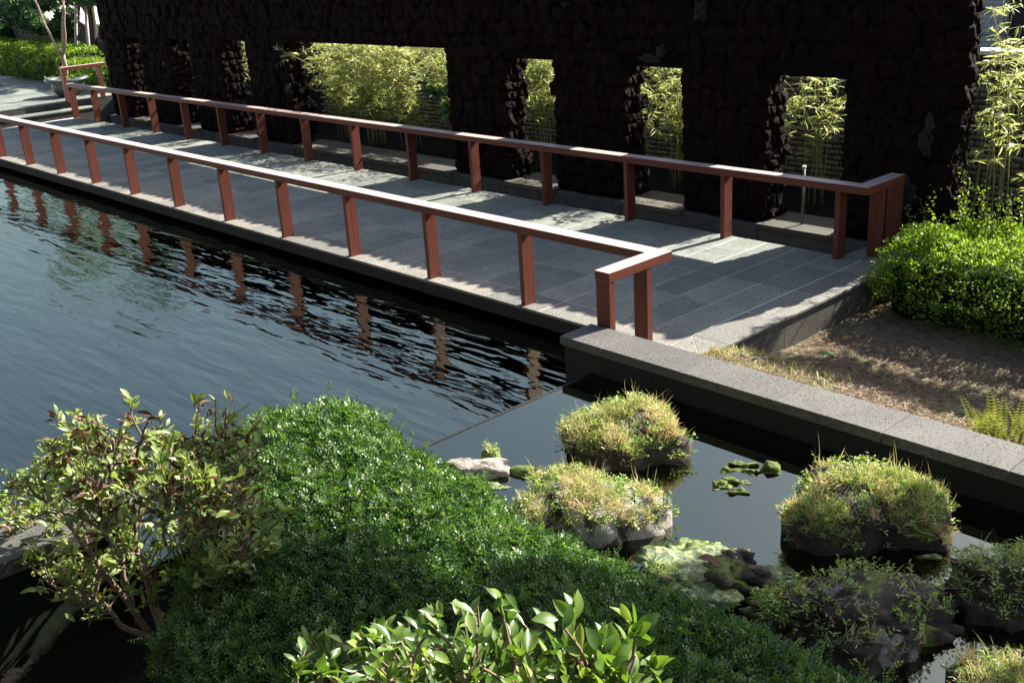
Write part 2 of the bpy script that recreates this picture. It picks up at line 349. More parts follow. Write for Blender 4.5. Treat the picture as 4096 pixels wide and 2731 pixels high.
# low dam between the two ponds and the shallow ledge below it
MB().box((.115, -3.4, -.95), (.139, -1.06, WZ2+.004)).obj('dam', M['wallstone'], None, kind='structure')
MB().box((-0.93, -3.4, -.95), (.112, -1.04, WZ-.015)).obj('submerged_ledge', M['ledge'], None, kind='structure')

# ------------------------------------------------------------------ deck
XL, XR = -20.42, 0.45
deck = MB(); deck.box((XL, -0.10, -0.15), (XR-.02, 3.105, -0.030)); deck.box((XL, 0.22, -0.9), (XR-.06, 2.85, -0.151))
deck.box((-.17, -0.72, -0.15), (XR-.02, -0.102, -0.03)); deck.box((-.17, 3.107, -0.15), (XR-.02, 3.74, -0.03)); deck.box((-.1, -.7, -.9), (XR-.06, .219, -.152)); deck.box((-.1, 2.851, -.9), (XR-.06, 3.7, -.152))
deck = struct(deck, 'deck', M['concrete'])
MB().box((XL+.002, -0.095, -0.029), (XR-.03, 3.1, -0.0035)).obj('grout_bed', M['grout'], deck)
PX = 0.39
def paver_mesh(w, d): return MB().box((-w/2, -d/2, -.02), (w/2, d/2, .0)).mesh('paver', M['paver'])
cache = {}
def paver(cx, cy, w, d, gap=.011, z=0.0, parent=deck, mat='paver', name='paver'):
    k = (round(w, 3), round(d, 3), mat)
    if k not in cache:
        cache[k] = MB().box((-(w-gap)/2, -(d-gap)/2, -.026), ((w-gap)/2, (d-gap)/2, 0), .0025).mesh('paver', M[mat])
    o = link(name, cache[k], parent); o.location = (cx, cy, z+RNG.uniform(-.0012, .0012)); return o
rows = [(0.27, 1.05), (1.05, 1.81), (1.81, 2.57), (2.57, 3.115)]
ncol = int((0.06-XL)/PX)
for y0, y1 in rows:
    for i in range(ncol): paver(0.06-PX*(i+.5), (y0+y1)/2, PX, y1-y0)
for i in range(ncol//2): paver(0.06-2*PX*(i+.5), (-.115+.27)/2, 2*PX, .385, mat='border', name='border_stone')
# mitred corner and the right-hand border
def poly_piece(poly, z0, z1, name, mat, parent): return MB().prism(poly, z0, z1).obj(name, mat, parent)
poly_piece([(.063, -.115), (.44, -.115), (.063, .262)], -.026, 0, 'border_stone', M['border'], deck)
poly_piece([(.069, .268), (.448, -.111), (.455, -.111), (.455, .268)], -.026, .001, 'border_stone', M['border'], deck)
yy = .272
while yy < 3.6:
    y2 = min(yy+.785, 3.74); paver((.063+.455)/2, (yy+y2)/2, .392, y2-yy, mat='border', name='border_stone'); yy = y2
for cy in (-.26, -.57): paver(.14, cy, .6, .30)
for cy in (3.27, 3.58): paver(-.055, cy, .23, .30)
# side panels under the right-hand border
yy = -.1
while yy < 3.7:
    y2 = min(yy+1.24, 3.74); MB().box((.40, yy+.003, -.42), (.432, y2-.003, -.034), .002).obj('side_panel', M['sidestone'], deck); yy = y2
# front fascia stones toward the pond
xx = XL
while xx < -.2:
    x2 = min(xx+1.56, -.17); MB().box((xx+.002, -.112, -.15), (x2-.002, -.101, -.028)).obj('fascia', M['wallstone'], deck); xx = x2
# ------------------------------------------------------------------ steps and terrace at the far end
terr = MB(); terr.box((-60, -6, -1.0), (-21.1, 12, .285)); terr = struct(terr, 'terrace', M['concrete'])
MB().box((-59.9, -5.9, .286), (-21.12, 11.9, .297)).obj('grout_bed', M['grout'], terr)
for i in range(10):
    for j in range(9):
        w, d = .78, .78; paver(-21.09-w*(i+.5), -1.6+d*(j+.5), w, d, z=.31, parent=terr)
step = struct(MB().box((-21.098, -.6, -.95), (-20.66, 3.7, .115)), 'step', M['concrete'])
for j in range(5): MB().box((-21.096, -.6+.86*j+.002, .117), (-20.64, -.6+.86*(j+1)-.002, .15), .003).obj('tread_stone', M['paver'], step)
# ------------------------------------------------------------------ pond wall with coping stones
CZ = 0.34
pw = thing('pond_wall', 'long low dark pond wall with pitted grey coping stones between lily rocks and soil bed', 'wall', (1.5, -.915, -.9))
def child(mb, name, mat, par, **pr):
    o = mb.obj(name, mat, None, **pr); o.parent = par; o.matrix_parent_inverse = Matrix.Translation(-Vector(par.location)); return o
child(MB().box((-.175, -1.075, -.95), (7.5, -.75, CZ-.075)), 'core', M['wallstone'], pw)
xs = [-.2, .25, 1.04, 1.825, 2.61, 3.40, 4.19, 4.98, 5.77, 6.56, 7.35]
for a, b in zip(xs[:-1], xs[1:]): child(MB().box((a+.002, -1.10, CZ-.074), (b-.002, -.73, CZ), .004), 'coping_stone', M['coping'], pw)
# kerb of the pond at the lower left
kb = thing('pond_kerb', 'pale pitted stone kerb at the pond edge behind the brown leaved shrub', 'kerb', (-.33, -6.5, -.9))
child(MB().box((-.58, -9, -.95), (-.2, -4.75, CZ-.09)), 'core', M['undergrowth_kerb_shade'], kb)  # kerb side coloured near black to stand in for the shade there
for i in range(7): child(MB().box((-.61, -4.76-.8*(i+1)+.002, CZ-.089), (-.12, -4.76-.8*i-.002, CZ), .004), 'coping_stone', M['coping'], kb)
# ------------------------------------------------------------------ soil beds
def height_sheet(name, x0, x1, nx, y0, y1, ny, fn, mat, **pr):
    X, Y = np.meshgrid(np.linspace(x0, x1, nx), np.linspace(y0, y1, ny)); P = np.stack([X.ravel(), Y.ravel(), np.zeros(X.size)], 1)
    P[:, 2] = fn(P[:, 0], P[:, 1]) + .025*fbm(P, 3.0, 4, 3.3)
    i = np.arange(nx-1)[None, :]+nx*np.arange(ny-1)[:, None]; i = i.ravel()
    return link(name, mesh(name, P, np.stack([i, i+1, i+nx+1, i+nx], 1), True, mats=[mat]), None, kind='structure', **pr)
def soil_z(x, y): return np.interp(y, [-.75, -.3, 0, .3, .55, .8, 1.1, 6], [.10, .065, .02, -.06, -.17, -.265, -.31, -.33])
height_sheet('soil_bed', .434, 8, 110, -.735, 4.6, 90, soil_z, M['soil'])
MB().box((-24, 4.2, -1), (8, 6.35, -.12)).obj('planting_bed', M['darksoil'], None, kind='structure')
height_sheet('near_bank', -.5, 9, 60, -9, -2.72, 50, lambda x, y: np.minimum(np.clip((-2.95-y)*.6, -.3, .2), np.interp(x, [.3, 1.2], [-.35, .15])), M['darksoil'])

# ================================================================== RAILINGS
RW, RT, RH = .158, .076, .80
def railing(nm, label, X0, posts, yc, joints, xend, ret_dir, ret_y, ret_posts):
    t = thing(nm, label, 'railing', (xend-5, yc, 0))
    cuts = [X0]+joints
    for a, b in zip(cuts, joints+[None]):
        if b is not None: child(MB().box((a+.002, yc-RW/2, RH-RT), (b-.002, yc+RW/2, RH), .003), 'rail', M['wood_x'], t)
        else:
            s = ret_dir   # mitred end
            child(MB().prism([(a+.002, yc-RW/2), (xend-(RW if s < 0 else 0)-.001, yc-RW/2), (xend-(0 if s < 0 else RW)-.001, yc+RW/2), (a+.002, yc+RW/2)], RH-RT, RH), 'rail', M['wood_x'], t)
    s = ret_dir
    if s < 0: poly = [(xend, yc+RW/2), (xend-RW, yc-RW/2), (xend-RW, ret_y), (xend, ret_y)]
    else: poly = [(xend, yc-RW/2), (xend-RW, yc+RW/2), (xend-RW, ret_y), (xend, ret_y)]
    child(MB().prism(poly, RH-RT, RH), 'return_rail', M['wood_y'], t)
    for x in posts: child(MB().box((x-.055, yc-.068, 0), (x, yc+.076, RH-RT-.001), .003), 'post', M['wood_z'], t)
    for y in ret_posts: child(MB().box((xend-.152, y, 0), (xend-.004, y+.06, RH-RT-.001), .003), 'post', M['wood_z'], t)
    return t
near_posts = [-1.707-1.4623*k for k in range(13)]
nr = railing('deck_railing', 'red brown timber railing along the pond edge with bright sunlit top', -20.3, near_posts, 0.0, [-13.05, -4.80], 0.0, -1, -.709, [-.707, -.245])
# small end screws on the return
for dx in (.03, .12):
    child(MB().tube([(-.158+dx, -.685, RH-.001), (-.158+dx, -.685, RH+.0015)], .004, 6), 'screw', M['darkbark'], nr)
far_posts = [-1.5886-1.4442*k for k in range(13)]+[-0.145, -20.18]
fr = railing('deck_railing', 'red brown timber railing in front of the dark stone wall, mostly in shade', -20.26, far_posts, 3.02, [-12.41, -4.62], 0.166, 1, 3.687, [3.26, 3.62])
t3 = thing('terrace_railing', 'short brown timber guard rail beside the potted tree at the top of the steps', 'railing', (-21.0, 3.65, .31))
child(MB().box((-21.08, 3.16, 1.03), (-20.93, 4.25, 1.11), .003), 'rail', M['wood_y'], t3)
for y in (3.165, 4.03): child(MB().box((-21.075, y, .3), (-20.935, y+.075, 1.03), .003), 'post', M['wood_z'], t3)
pipe = thing('standpipe', 'thin grey metal pipe with a pale cap standing behind the rail in the rightmost opening', 'pipe', (-1.23, 4.02, -.02))
pp = at(1847, 383, Y=4.02)
child(MB().tube([(pp[0], 4.02, -.1), (pp[0], 4.02, pp[2]-.02)], .017, 10), 'shaft', M['metal'], pipe, smooth=True)
child(MB().tube([(pp[0], 4.02, pp[2]-.022), (pp[0], 4.02, pp[2]-.01), (pp[0], 4.02, pp[2]+.008), (pp[0], 4.02, pp[2]+.012)], [.019, .024, .024, .016], 12), 'cap', M['white'], pipe, smooth=True)

# ================================================================== LAVA STONE WALL
OPEN = [(-1.72, -.64, 1.71), (-3.90, -2.86, 1.73), (-6.17, -5.11, 1.75), (-12.0, -7.38, 1.845), (-14.40, -13.36, 1.81), (-16.58, -15.66, 1.79), (-18.83, -17.97, 1.785)]
WXL, WXR, WZT = -20.0, .50, 2.77
lw = thing('stone_wall', 'dark lava stone garden wall pierced by tall openings behind the deck', 'wall', (-9.7, 4.03, -.05))
core = MB(); ins = .035
edges = sorted(set([WXL+.03, WXR-.03]+[e for o in OPEN for e in o[:2]]))
for a, b in zip(edges[:-1], edges[1:]):
    op = [o for o in OPEN if abs(o[0]-a) < 1e-6]
    z0 = op[0][2] if op else -.04
    core.box((a+(.0 if op else .02), YW0+ins, z0), (b-(.0 if op else .02), YW1-ins, WZT-.05))
child(core, 'core', M['mortar'], lw)
# plinth blocks under the piers and sill slabs in the openings
pl = [WXL-.1]+[e for o in sorted(OPEN) for e in o[:2]]+[WXR+.1]
for k in range(0, len(pl), 2):
    a, b = pl[k], pl[k+1]
    nseg = max(1, round((b-a)/1.1))
    for i in range(nseg): child(MB().box((a+(b-a)*i/nseg+.003, YW0-.06, -.95), (a+(b-a)*(i+1)/nseg-.003, YW1+.1, -.035), .004), 'plinth_block', M['plinth'], lw)
for a, b, _ in OPEN:
    nseg = max(1, round((b-a)/1.1))
    for i in range(nseg):
        x0, x1 = a+(b-a)*i/nseg, a+(b-a)*(i+1)/nseg
        child(MB().box((x0+.002, YW0-.10, -.075), (x1-.002, YW1+.22, -.012), .004), 'sill_slab', M['sidestone'], lw)
        child(MB().box((x0+.004, YW0-.05, -.95), (x1-.004, YW1+.15, -.077)), 'plinth_block', M['plinth'], lw)
# stones
iv, jf = ico(3)
def stone_mesh(seed):
    v = iv.copy(); v = np.sign(v)*np.abs(v)**.72; v /= np.abs(v).max(0)
    d = fbm(iv, 1.1, 5, seed*3.7)-.35*np.abs(fbm(iv, 2.6, 4, seed*1.9))
    v = v*(1+.42*d[:, None]); return mesh('stone', v, jf, True, mats=[M['lava']])
SM = [stone_mesh(s+1) for s in range(10)]
SV = []
for me in SM:
    a = np.empty(len(me.vertices)*3, dtype=np.float32); me.vertices.foreach_get('co', a); SV.append(a.reshape(-1, 3))
def in_open(x, z, m=0.0): return any(a+m < x < b-m and z < t-m for a, b, t in OPEN)
stones = []   # (pos, half sizes, rotation about the face normal, face normal axis)
cz, row = .02, 0
while cz < WZT-.16:
    hh = RNG.uniform(.085, .115); cx = WXL+.05+RNG.uniform(0, .1)
    while cx < WXR+.03:
        hw = RNG.choice([RNG.uniform(.06, .10), RNG.uniform(.10, .17)]); x = cx+hw; z = cz+hh+RNG.uniform(-.03, .03)
        if not any(a-.045 < x < b+.045 and z-1.2*hh < t for a, b, t in OPEN):
            stones.append(((x, YW0+.05+RNG.uniform(-.02, .025), z), (hw*1.15, RNG.uniform(.055, .10), hh*1.25), RNG.uniform(-.5, .5), 'y'))
        cx += 2*hw*.95
    cz += 2*hh*.96
def jamb(x, z0, z1, sgn):
    z = z0
    while z < z1:
        hz = RNG.uniform(.05, .10); y = YW0+.02
        while y < YW1+.03:
            hy = RNG.uniform(.05, .085)
            stones.append(((x+sgn*RNG.uniform(-.01, .03), y+hy*.8, min(z+hz, z1-hz*.7)), (RNG.uniform(.05, .09), hy*1.1, hz*1.1), RNG.uniform(-.3, .3), 'x')); y += 1.85*hy
        z += 1.9*hz
for a, b, t in OPEN: jamb(a-.03, 0.0, t, 1); jamb(b+.03, 0.0, t, -1)
jamb(WXR-.03, .0, WZT, 1); jamb(WXR-.03, .0, WZT, 1)
x = WXL
while x < WXR:
    hw = RNG.uniform(.08, .14)
    for y in (YW0+.1, YW1-.08): stones.append(((x+hw, y, WZT+RNG.uniform(-.03, .02)), (hw*1.1, .12, RNG.uniform(.06, .10)), 0, 'x'))
    x += 1.9*hw
def score(s):
    p = np.array(s[0]); d = np.linalg.norm(p-CAM); vis = 1.0 if p[2] < 2.5 else .3
    if s[3] == 'x' and s[0][2] < WZT-.1: vis *= 1.25
    return -max(s[1])/d*vis
stones.sort(key=score)
rest = []
for k, (p, h, r, ax) in enumerate(stones):
    i = k % len(SM)
    if k < 300:
        o = link('stone', SM[i], lw); o.matrix_parent_inverse = Matrix.Translation(-Vector(lw.location)); o.location = p; o.scale = h
        o.rotation_euler = (0, r, 0) if ax == 'y' else (r, 0, 0)
    else:
        v = SV[i]*np.array(h); c, s_ = math.cos(r), math.sin(r)
        if ax == 'y': v = np.stack([v[:, 0]*c+v[:, 2]*s_, v[:, 1], -v[:, 0]*s_+v[:, 2]*c], 1)
        rest.append((v+np.array(p), jf, np.full(len(v), RNG.random())))
v, f, r_ = joinv(rest)
o = link('far_stones', mesh('far_stones', v, f, True, r_, [M['lava']]), lw, kind='stuff'); o.matrix_parent_inverse = Matrix.Translation(-Vector(lw.location))
# pale plaster patches left on the stones
for px_, py_, w_, h_ in [(1612, 22, .085, .12), (1497, 134, .16, .05), (1520, 120, .07, .08), (2128, 330, .07, .13), (2088, 447, .09, .16), (2136, 292, .05, .10), (662, 205, .05, .12), (1300, 10, .05, .05)]:
    p = at(px_, py_, Y=YW0-.025); o = link('plaster_patch', mesh('plaster_patch', iv*(1+.9*fbm(iv, 1.6, 4, px_*.1))[:, None], jf, True, mats=[M['plaster']]), lw)
    o.matrix_parent_inverse = Matrix.Translation(-Vector(lw.location)); o.location = p; o.scale = (w_*.9, .065, h_*.9)

# ================================================================== BRICK BOUNDARY WALL
YB, BH, BL, BZT = 6.40, .074, .232, 1.69
bw = thing('brick_wall', 'olive yellow brick boundary wall with white coping behind the bamboo', 'wall', (-10, 6.5, -.2))
child(MB().box((-60, YB+.002, -.3), (8, YB+.22, BZT-.001)), 'core', M['joint'], bw)
xx = -60
while xx < 8: child(MB().box((xx+.003, YB-.04, BZT), (xx+1.697, YB+.27, BZT+.05), .004), 'coping', M['white'], bw); xx += 1.7
bricks = []
for c in range(int((BZT+.15)/BH)):
    z = BZT-BH*(c+.5); x = -34+(BL/2 if c % 2 else 0)
    while x < 3.5:
        seen = x > -15 or (x < -23 and z > .9)
        if seen: bricks.append((x+BL/2, z))
        x += BL
def bscore(b):
    p = np.array([b[0], YB, b[1]]); d = p-CAM
    t = (YW0-CAM[1])/d[1]; q = CAM+d*t; ins_ = any(a-.1 < q[0] < bb+.1 and q[2] < tt for a, bb, tt in OPEN) or q[0] > .5
    return np.linalg.norm(d)+(0 if ins_ else 100)
bricks.sort(key=bscore)
bm_ = MB().box((-BL/2+.009, -.001, -BH/2+.0055), (BL/2-.009, .03, BH/2-.0055)).mesh('brick', M['brick'])
bb = MB().box((-BL/2+.009, -.001, -BH/2+.0055), (BL/2-.009, .03, BH/2-.0055)); bbv = np.array(bb.v); bbf = np.array(bb.f); rest = []
for k, (x, z) in enumerate(bricks):
    if k < 300:
        o = link('brick', bm_, bw); o.matrix_parent_inverse = Matrix.Translation(-Vector(bw.location)); o.location = (x, YB-RNG.uniform(0, .002), z)
    else: rest.append((bbv+np.array([x, YB, z]), bbf, np.full(8, RNG.random())))
v, f, r_ = joinv(rest); o = link('far_bricks', mesh('far_bricks', v, f, False, r_, [M['brick']]), bw, kind='stuff'); o.matrix_parent_inverse = Matrix.Translation(-Vector(bw.location))
# ------------------------------------------------------------------ buildings beyond
def tile_mat(name, c1, c2, mort, bw_, bh_):
    m, n, l, p = nmat(name); t = n.new('ShaderNodeTexBrick'); t.inputs['Scale'].default_value = 1; t.inputs['Brick Width'].default_value = bw_; t.inputs['Row Height'].default_value = bh_
    t.inputs['Mortar Size'].default_value = .006; t.inputs['Color1'].default_value = (*c1, 1); t.inputs['Color2'].default_value = (*c2, 1); t.inputs['Mortar'].default_value = (*mort, 1)
    mp = mapping(n, l, (1, 1, 1), (math.radians(90), 0, 0)); l.new(mp, t.inputs[0]); l.new(t.outputs[0], p.inputs['Base Color']); p.inputs['Roughness'].default_value = .6; return m
M['greytile'] = tile_mat('pale grey wall tile', (.40, .41, .40), (.46, .47, .46), (.20, .20, .20), .28, .075)
M['whitetile'] = tile_mat('white wall tile', (.70, .69, .66), (.78, .77, .74), (.36, .35, .34), .6, .14)
M['glass'] = plain('dark window glass', (.02, .028, .03), .08, 3, .2, 0, .8)
gb = thing('house', 'grey tiled house with a dark window beyond the wall at the top right', 'building', (0, 16, -1))
def bpos(px_, py_, Y=12.0): return at(px_, py_, Y=Y)
c0 = bpos(2302, 60); xw = c0[0]
child(MB().box((xw-7, 12, -1), (xw, 12.25, 3.0)), 'wall', M['greytile'], gb)
child(MB().box((xw+.001, 12.22, -1), (xw+5, 12.4, 3.0)), 'recess_wall', M['concrete'], gb)
zs = bpos(2310, 128)[2]; zt = bpos(2310, 86)[2]
child(MB().box((xw+.01, 12.1, zs-.45), (xw+4, 12.21, zs), .005), 'parapet', M['greytile'], gb)
wi = child(MB().box((xw+.05, 12.16, zs+.01), (xw+2.5, 12.20, zt)), 'window', M['glass'], gb)
for x in (0, .55, 1.1): 
    MB().box((xw+.05+x, 12.13, zs+.01), (xw+.085+x, 12.159, zt)).obj('mullion', M['white'], wi)
child(MB().box((xw-7, 12.0, bpos(2300, 141)[2]-1.5), (xw+5, 12.41, bpos(2300, 141)[2]-1.4)), 'band', M['white'], gb)
cb = thing('utility_cable', 'thin dark cable running across the grey house at the top right', 'cable', (-1, 11.9, 1.3))
ca = bpos(2240, 81, 11.8); cb2 = bpos(2352, 80, 11.8); dd = cb2-ca
child(MB().tube([ca-dd*6, ca, cb2, cb2+dd*8], .009, 5), 'strand', M['darkbark'], cb)
# sunlit white tiled block at the far left
wb = thing('house', 'white tiled house lit by the sun behind the trees at the top left', 'building', (-52, 15, 0))
wb.rotation_euler = (0, 0, math.radians(127))
MB().box((-25, -.2, -1), (25, 8, 2.9)).obj('wall', M['whitetile'], wb)
MB().box((-25.1, -.3, 2.9), (25.1, 8.1, 3.02)).obj('band', M['concrete'], wb)

# unseen building added behind the viewpoint to dim sky light on near faces
vb = thing('skylight_blocker', 'unseen dark building added behind the viewpoint to hold back sky light', 'building', (0, -10, -1))
child(MB().box((-26, -11, -1), (22, -9.0, 9.5)), 'wall', M['concrete'], vb)
child(MB().box((-26, -9.0, 2.6), (22, -8.3, 2.8)), 'blocker_slab', M['concrete'], vb)
# ================================================================== PLANTS
def rdir(n, zmin=-1, zmax=1, rng=RNG):
    a = rng.uniform(0, 2*math.pi, n); z = rng.uniform(zmin, zmax, n); r = np.sqrt(1-z*z); return np.stack([r*np.cos(a), r*np.sin(a), z], 1)
def foliage(name, parts, mat, parent):
    v, f, r = joinv(parts); o = link(name, mesh(name, v, f, False, r, [mat]), parent, kind='stuff')
    o.matrix_parent_inverse = Matrix.Translation(-Vector(parent.location)); return o
def ptube(name, pts, rad, mat, parent, k=6):
    return child(MB().tube(pts, rad, k), name, mat, parent, smooth=True)
# ---- bamboo
def bamboo(x, y, label, h=2.6, nc=7, lean=(0, 0), nleaf=900, spread=.35, zlow=.35, seed=0, group='bamboo plants behind the stone wall', lsize=.115, hi=.12):
    rng = np.random.default_rng(1000+seed); t = thing('bamboo_plant', label, 'bamboo', (x, y, -.12), group)
    parts = []; per = nleaf//nc
    for c in range(nc):
        bx, by = x+rng.normal(0, .1), y+rng.normal(0, .1); hh = h*rng.uniform(.7, 1.05)
        out = np.array([rng.normal(0, spread)+lean[0], rng.normal(0, spread*.7)+lean[1]])
        s = np.linspace(0, 1, 7); pts = np.stack([bx+out[0]*s**2, by+out[1]*s**2, -.12+hh*(s-.16*s**3)], 1)
        ptube('culm', pts, np.linspace(.009, .003, 7), M['culm'], t, 5)
        # twigs with sprays
        nsp = max(3, per//9); tt = rng.uniform(zlow, 1.0, nsp)**.8
        base = np.stack([np.interp(tt, s, pts[:, i]) for i in range(3)], 1)
        td = unit(np.stack([rng.normal(0, 1, nsp)+lean[0]*.6, rng.normal(0, 1, nsp)+lean[1]*.6, rng.uniform(-.15, .8, nsp)], 1)); L = rng.uniform(.08, .34, nsp)
        tips = base+td*L[:, None]-np.stack([0*L, 0*L, L*L*.8], 1)
        tw = MB()
        for a, b in zip(base, tips): tw.tube([a, (a+b)/2+np.array([0, 0, .01]), b], [.0025, .002, .001], 3, False)
        tv = np.array(tw.v); tf = np.array(tw.f); parts.append((tv, np.concatenate([tf[:, [0, 1, 2]], tf[:, [0, 2, 3]]]), np.full(len(tv), .85)))
        n = 9; k = np.repeat(np.arange(nsp), n); al = rng.uniform(.35, 1, nsp*n)
        pos = base[k]+(tips-base)[k]*al[:, None]
        d = unit(td[k]*.7+rdir(nsp*n, -.6, .5, rng)*.9+np.array([0, 0, -.25])); nn = rdir(nsp*n, .2, 1, rng)
        cl = np.clip(rng.normal(.42, .22, nsp*n)+.15*(tt[k]-.6), 0, 1)
        kp_ = (pos[:, 2] < 1.8) | (rng.random(nsp*n) < hi); pos, d, nn, cl = pos[kp_], d[kp_], nn[kp_], cl[kp_]
        parts.append(scatter(*BAMB, pos, d, nn, rng.uniform(.7, 1.25, len(pos))*lsize, cl))
    foliage('foliage', parts, M['bamboo'], t); return t
bl = [(-11.9, 4.95, 'bamboo arching out at the left side of the widest opening', 2.6, 12, (.25, -.45), 3000),
      (-10.9, 4.95, 'dense bright bamboo in the left half of the widest opening', 2.7, 14, (.1, -.4), 3400),
      (-9.9, 5.05, 'bamboo at the centre of the widest opening with dark shaded base', 2.6, 12, (0, -.25), 2800),
      (-9.1, 5.5, 'bamboo hanging over the pale bricks in the widest opening', 2.8, 9, (.15, -.35), 1700),
      (-8.3, 5.35, 'bamboo at the right side of the widest opening', 2.7, 10, (.1, -.35), 2100),
      (-6.75, 5.2, 'bamboo with tan stems seen in the second narrow opening from the right end', 2.5, 7, (.15, -.2), 1500),
      (-5.4, 5.4, 'bamboo crossing the brick wall behind the pier of the third narrow opening', 2.8, 6, (-.2, -.1), 800),
      (-4.65, 5.0, 'bamboo with trailing stems in the second opening from the right end, left side', 2.5, 9, (.1, -.2), 1700),
      (-3.9, 5.1, 'bright leaning bamboo in the second opening from the right end, right side', 2.6, 8, (.25, -.15), 1500),
      (-2.6, 5.1, 'bamboo with a broad bright head in the rightmost opening', 2.3, 8, (.2, -.15), 1500),
      (-1.9, 5.3, 'thin bamboo stems at the right side of the rightmost opening', 2.4, 5, (.1, -.1), 520),
      (-13.9, 5.0, 'bamboo behind the first small opening left of the widest one', 2.5, 8, (0, -.3), 1400),
      (-16.2, 5.0, 'bamboo behind the middle small opening at the left', 2.4, 7, (0, -.4), 1100),
      (-18.4, 5.0, 'bamboo behind the leftmost small opening', 2.4, 6, (.2, -.3), 800),
      (-15.0, 5.1, 'bamboo half hidden by the pier between the small left openings', 2.5, 7, (.2, -.3), 1000)]
for i, (x, y, lb, h, nc, ln, nl) in enumerate(bl): bamboo(x, y, lb, h, nc+3, ln, int(nl*1.35), .5 if i < 5 else .35, .18 if i < 5 else .3, seed=i, lsize=.12)
bamboo(.55, 4.95, 'sparse bamboo beside the right end of the stone wall', 2.9, 6, (.05, -.1), 420, .25, .25, 31, lsize=.13, hi=.8)
bamboo(1.15, 4.75, 'tall bamboo at the right edge above the clipped hedge', 3.0, 7, (.1, -.1), 520, .3, .2, 32, lsize=.13, hi=.8)
bamboo(.2, 5.6, 'bamboo close to the brick wall in the top right corner', 2.9, 6, (.1, 0), 600, .3, .3, 33, hi=.8)
# broad dark plant in the widest opening
cd = thing('dracaena', 'dark thin stemmed plant with drooping strap leaves before the pale bricks', 'plant', (-8.75, 4.75, -.12))
ptube('stem', [(-8.75, 4.75, -.12), (-8.72, 4.75, .5), (-8.78, 4.73, 1.0)], [.012, .01, .008], M['darkbark'], cd)
ptube('stem', [(-8.35, 4.75, -.12), (-8.37, 4.75, .3), (-8.33, 4.73, .72)], [.012, .01, .008], M['darkbark'], cd)
n = 34; pos = np.where(np.arange(n)[:, None] < 20, np.array([[-8.78, 4.73, 1.0]]), np.array([[-8.33, 4.73, .72]]))+RNG.normal(0, .03, (n, 3))
foliage('leaves', [scatter(*BAMB, pos, rdir(n, -.5, .7), rdir(n, .4, 1), RNG.uniform(.25, .42, n), RNG.uniform(0, .25, n), np.full(n, 1.3))], M['needle'], cd)

# ---- hedges
def hedge(name, label, x0, x1, y0, y1, z0, z1, nleaf, leaf, mat, category='hedge', rnd_=.22, seed=0, group=None, rough=.11):
    rng = np.random.default_rng(seed); t = thing(name, label, category, ((x0+x1)/2, (y0+y1)/2, z0), group)
    nx, ny, nz = max(4, int((x1-x0)/.15)), max(4, int((y1-y0)/.15)), max(4, int((z1-z0)/.15))
    core = MB().box((x0+.22, y0+.2, z0), (x1-.22, y1-.2, z1-.2), .08); child(core, 'inner_branches', M['undergrowth_kerb_shade'], t)
    a = np.array([(x1-x0)*(y1-y0)*1.4, (x1-x0)*(z1-z0), (x1-x0)*(z1-z0)*.5, (y1-y0)*(z1-z0), (y1-y0)*(z1-z0)]); k = rng.choice(5, nleaf, p=a/a.sum())
    U, V = rng.random(nleaf), rng.random(nleaf); P = np.zeros((nleaf, 3)); N = np.zeros((nleaf, 3))
    for i, (pf, nf) in enumerate([(lambda u, v: (x0+(x1-x0)*u, y0+(y1-y0)*v, z1+0*u), (0, 0, 1)), (lambda u, v: (x0+(x1-x0)*u, y0+0*u, z0+(z1-z0)*v), (0, -1, 0)), (lambda u, v: (x0+(x1-x0)*u, y1+0*u, z0+(z1-z0)*v), (0, 1, 0)),
                                 (lambda u, v: (x0+0*u, y0+(y1-y0)*u, z0+(z1-z0)*v), (-1, 0, 0)), (lambda u, v: (x1+0*u, y0+(y1-y0)*u, z0+(z1-z0)*v), (1, 0, 0))]):
        m_ = k == i; P[m_] = np.stack(pf(U[m_], V[m_]), 1); N[m_] = nf
    c = np.array([(x0+x1)/2, (y0+y1)/2, (z0+z1)/2]); hs = np.array([(x1-x0)/2, (y1-y0)/2, (z1-z0)/2])
    q = (P-c)/hs; e = 1-rnd_*((np.abs(q) > .72).sum(1)-1)*(np.abs(q).prod(1)); P = c+q*e[:, None]*hs
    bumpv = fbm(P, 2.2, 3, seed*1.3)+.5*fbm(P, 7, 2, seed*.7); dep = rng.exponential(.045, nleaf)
    low = np.where(P[:, 2] < z0+.3*(z1-z0), .06, 0); P = P+N*(rough*bumpv-dep-low)[:, None]
    keep = rng.random(nleaf) < np.where(P[:, 2] < z0+.25, .45, 1); P, N, dep = P[keep], N[keep], dep[keep]; n = len(P)
    d = unit(N*.55+rdir(n, -.5, 1, rng)*.8+np.array([0, 0, .2])); nn = unit(N*.6+rdir(n, 0, 1, rng)*.7+np.array([0, 0, .5]))
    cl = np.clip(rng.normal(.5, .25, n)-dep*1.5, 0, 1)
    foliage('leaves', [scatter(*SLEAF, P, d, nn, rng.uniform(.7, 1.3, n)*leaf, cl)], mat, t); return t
hedge('clipped_hedge', 'bright green clipped hedge at the right beside the deck end', .50, 3.6, 2.32, 3.75, -.33, .44, 34000, .040, M['hedge'], seed=5, rough=.17)
hs = thing('hedge_shoots', 'loose taller shoots standing above the hedge near the stone wall end', 'shrub', (.75, 3.6, -.3))
parts = []
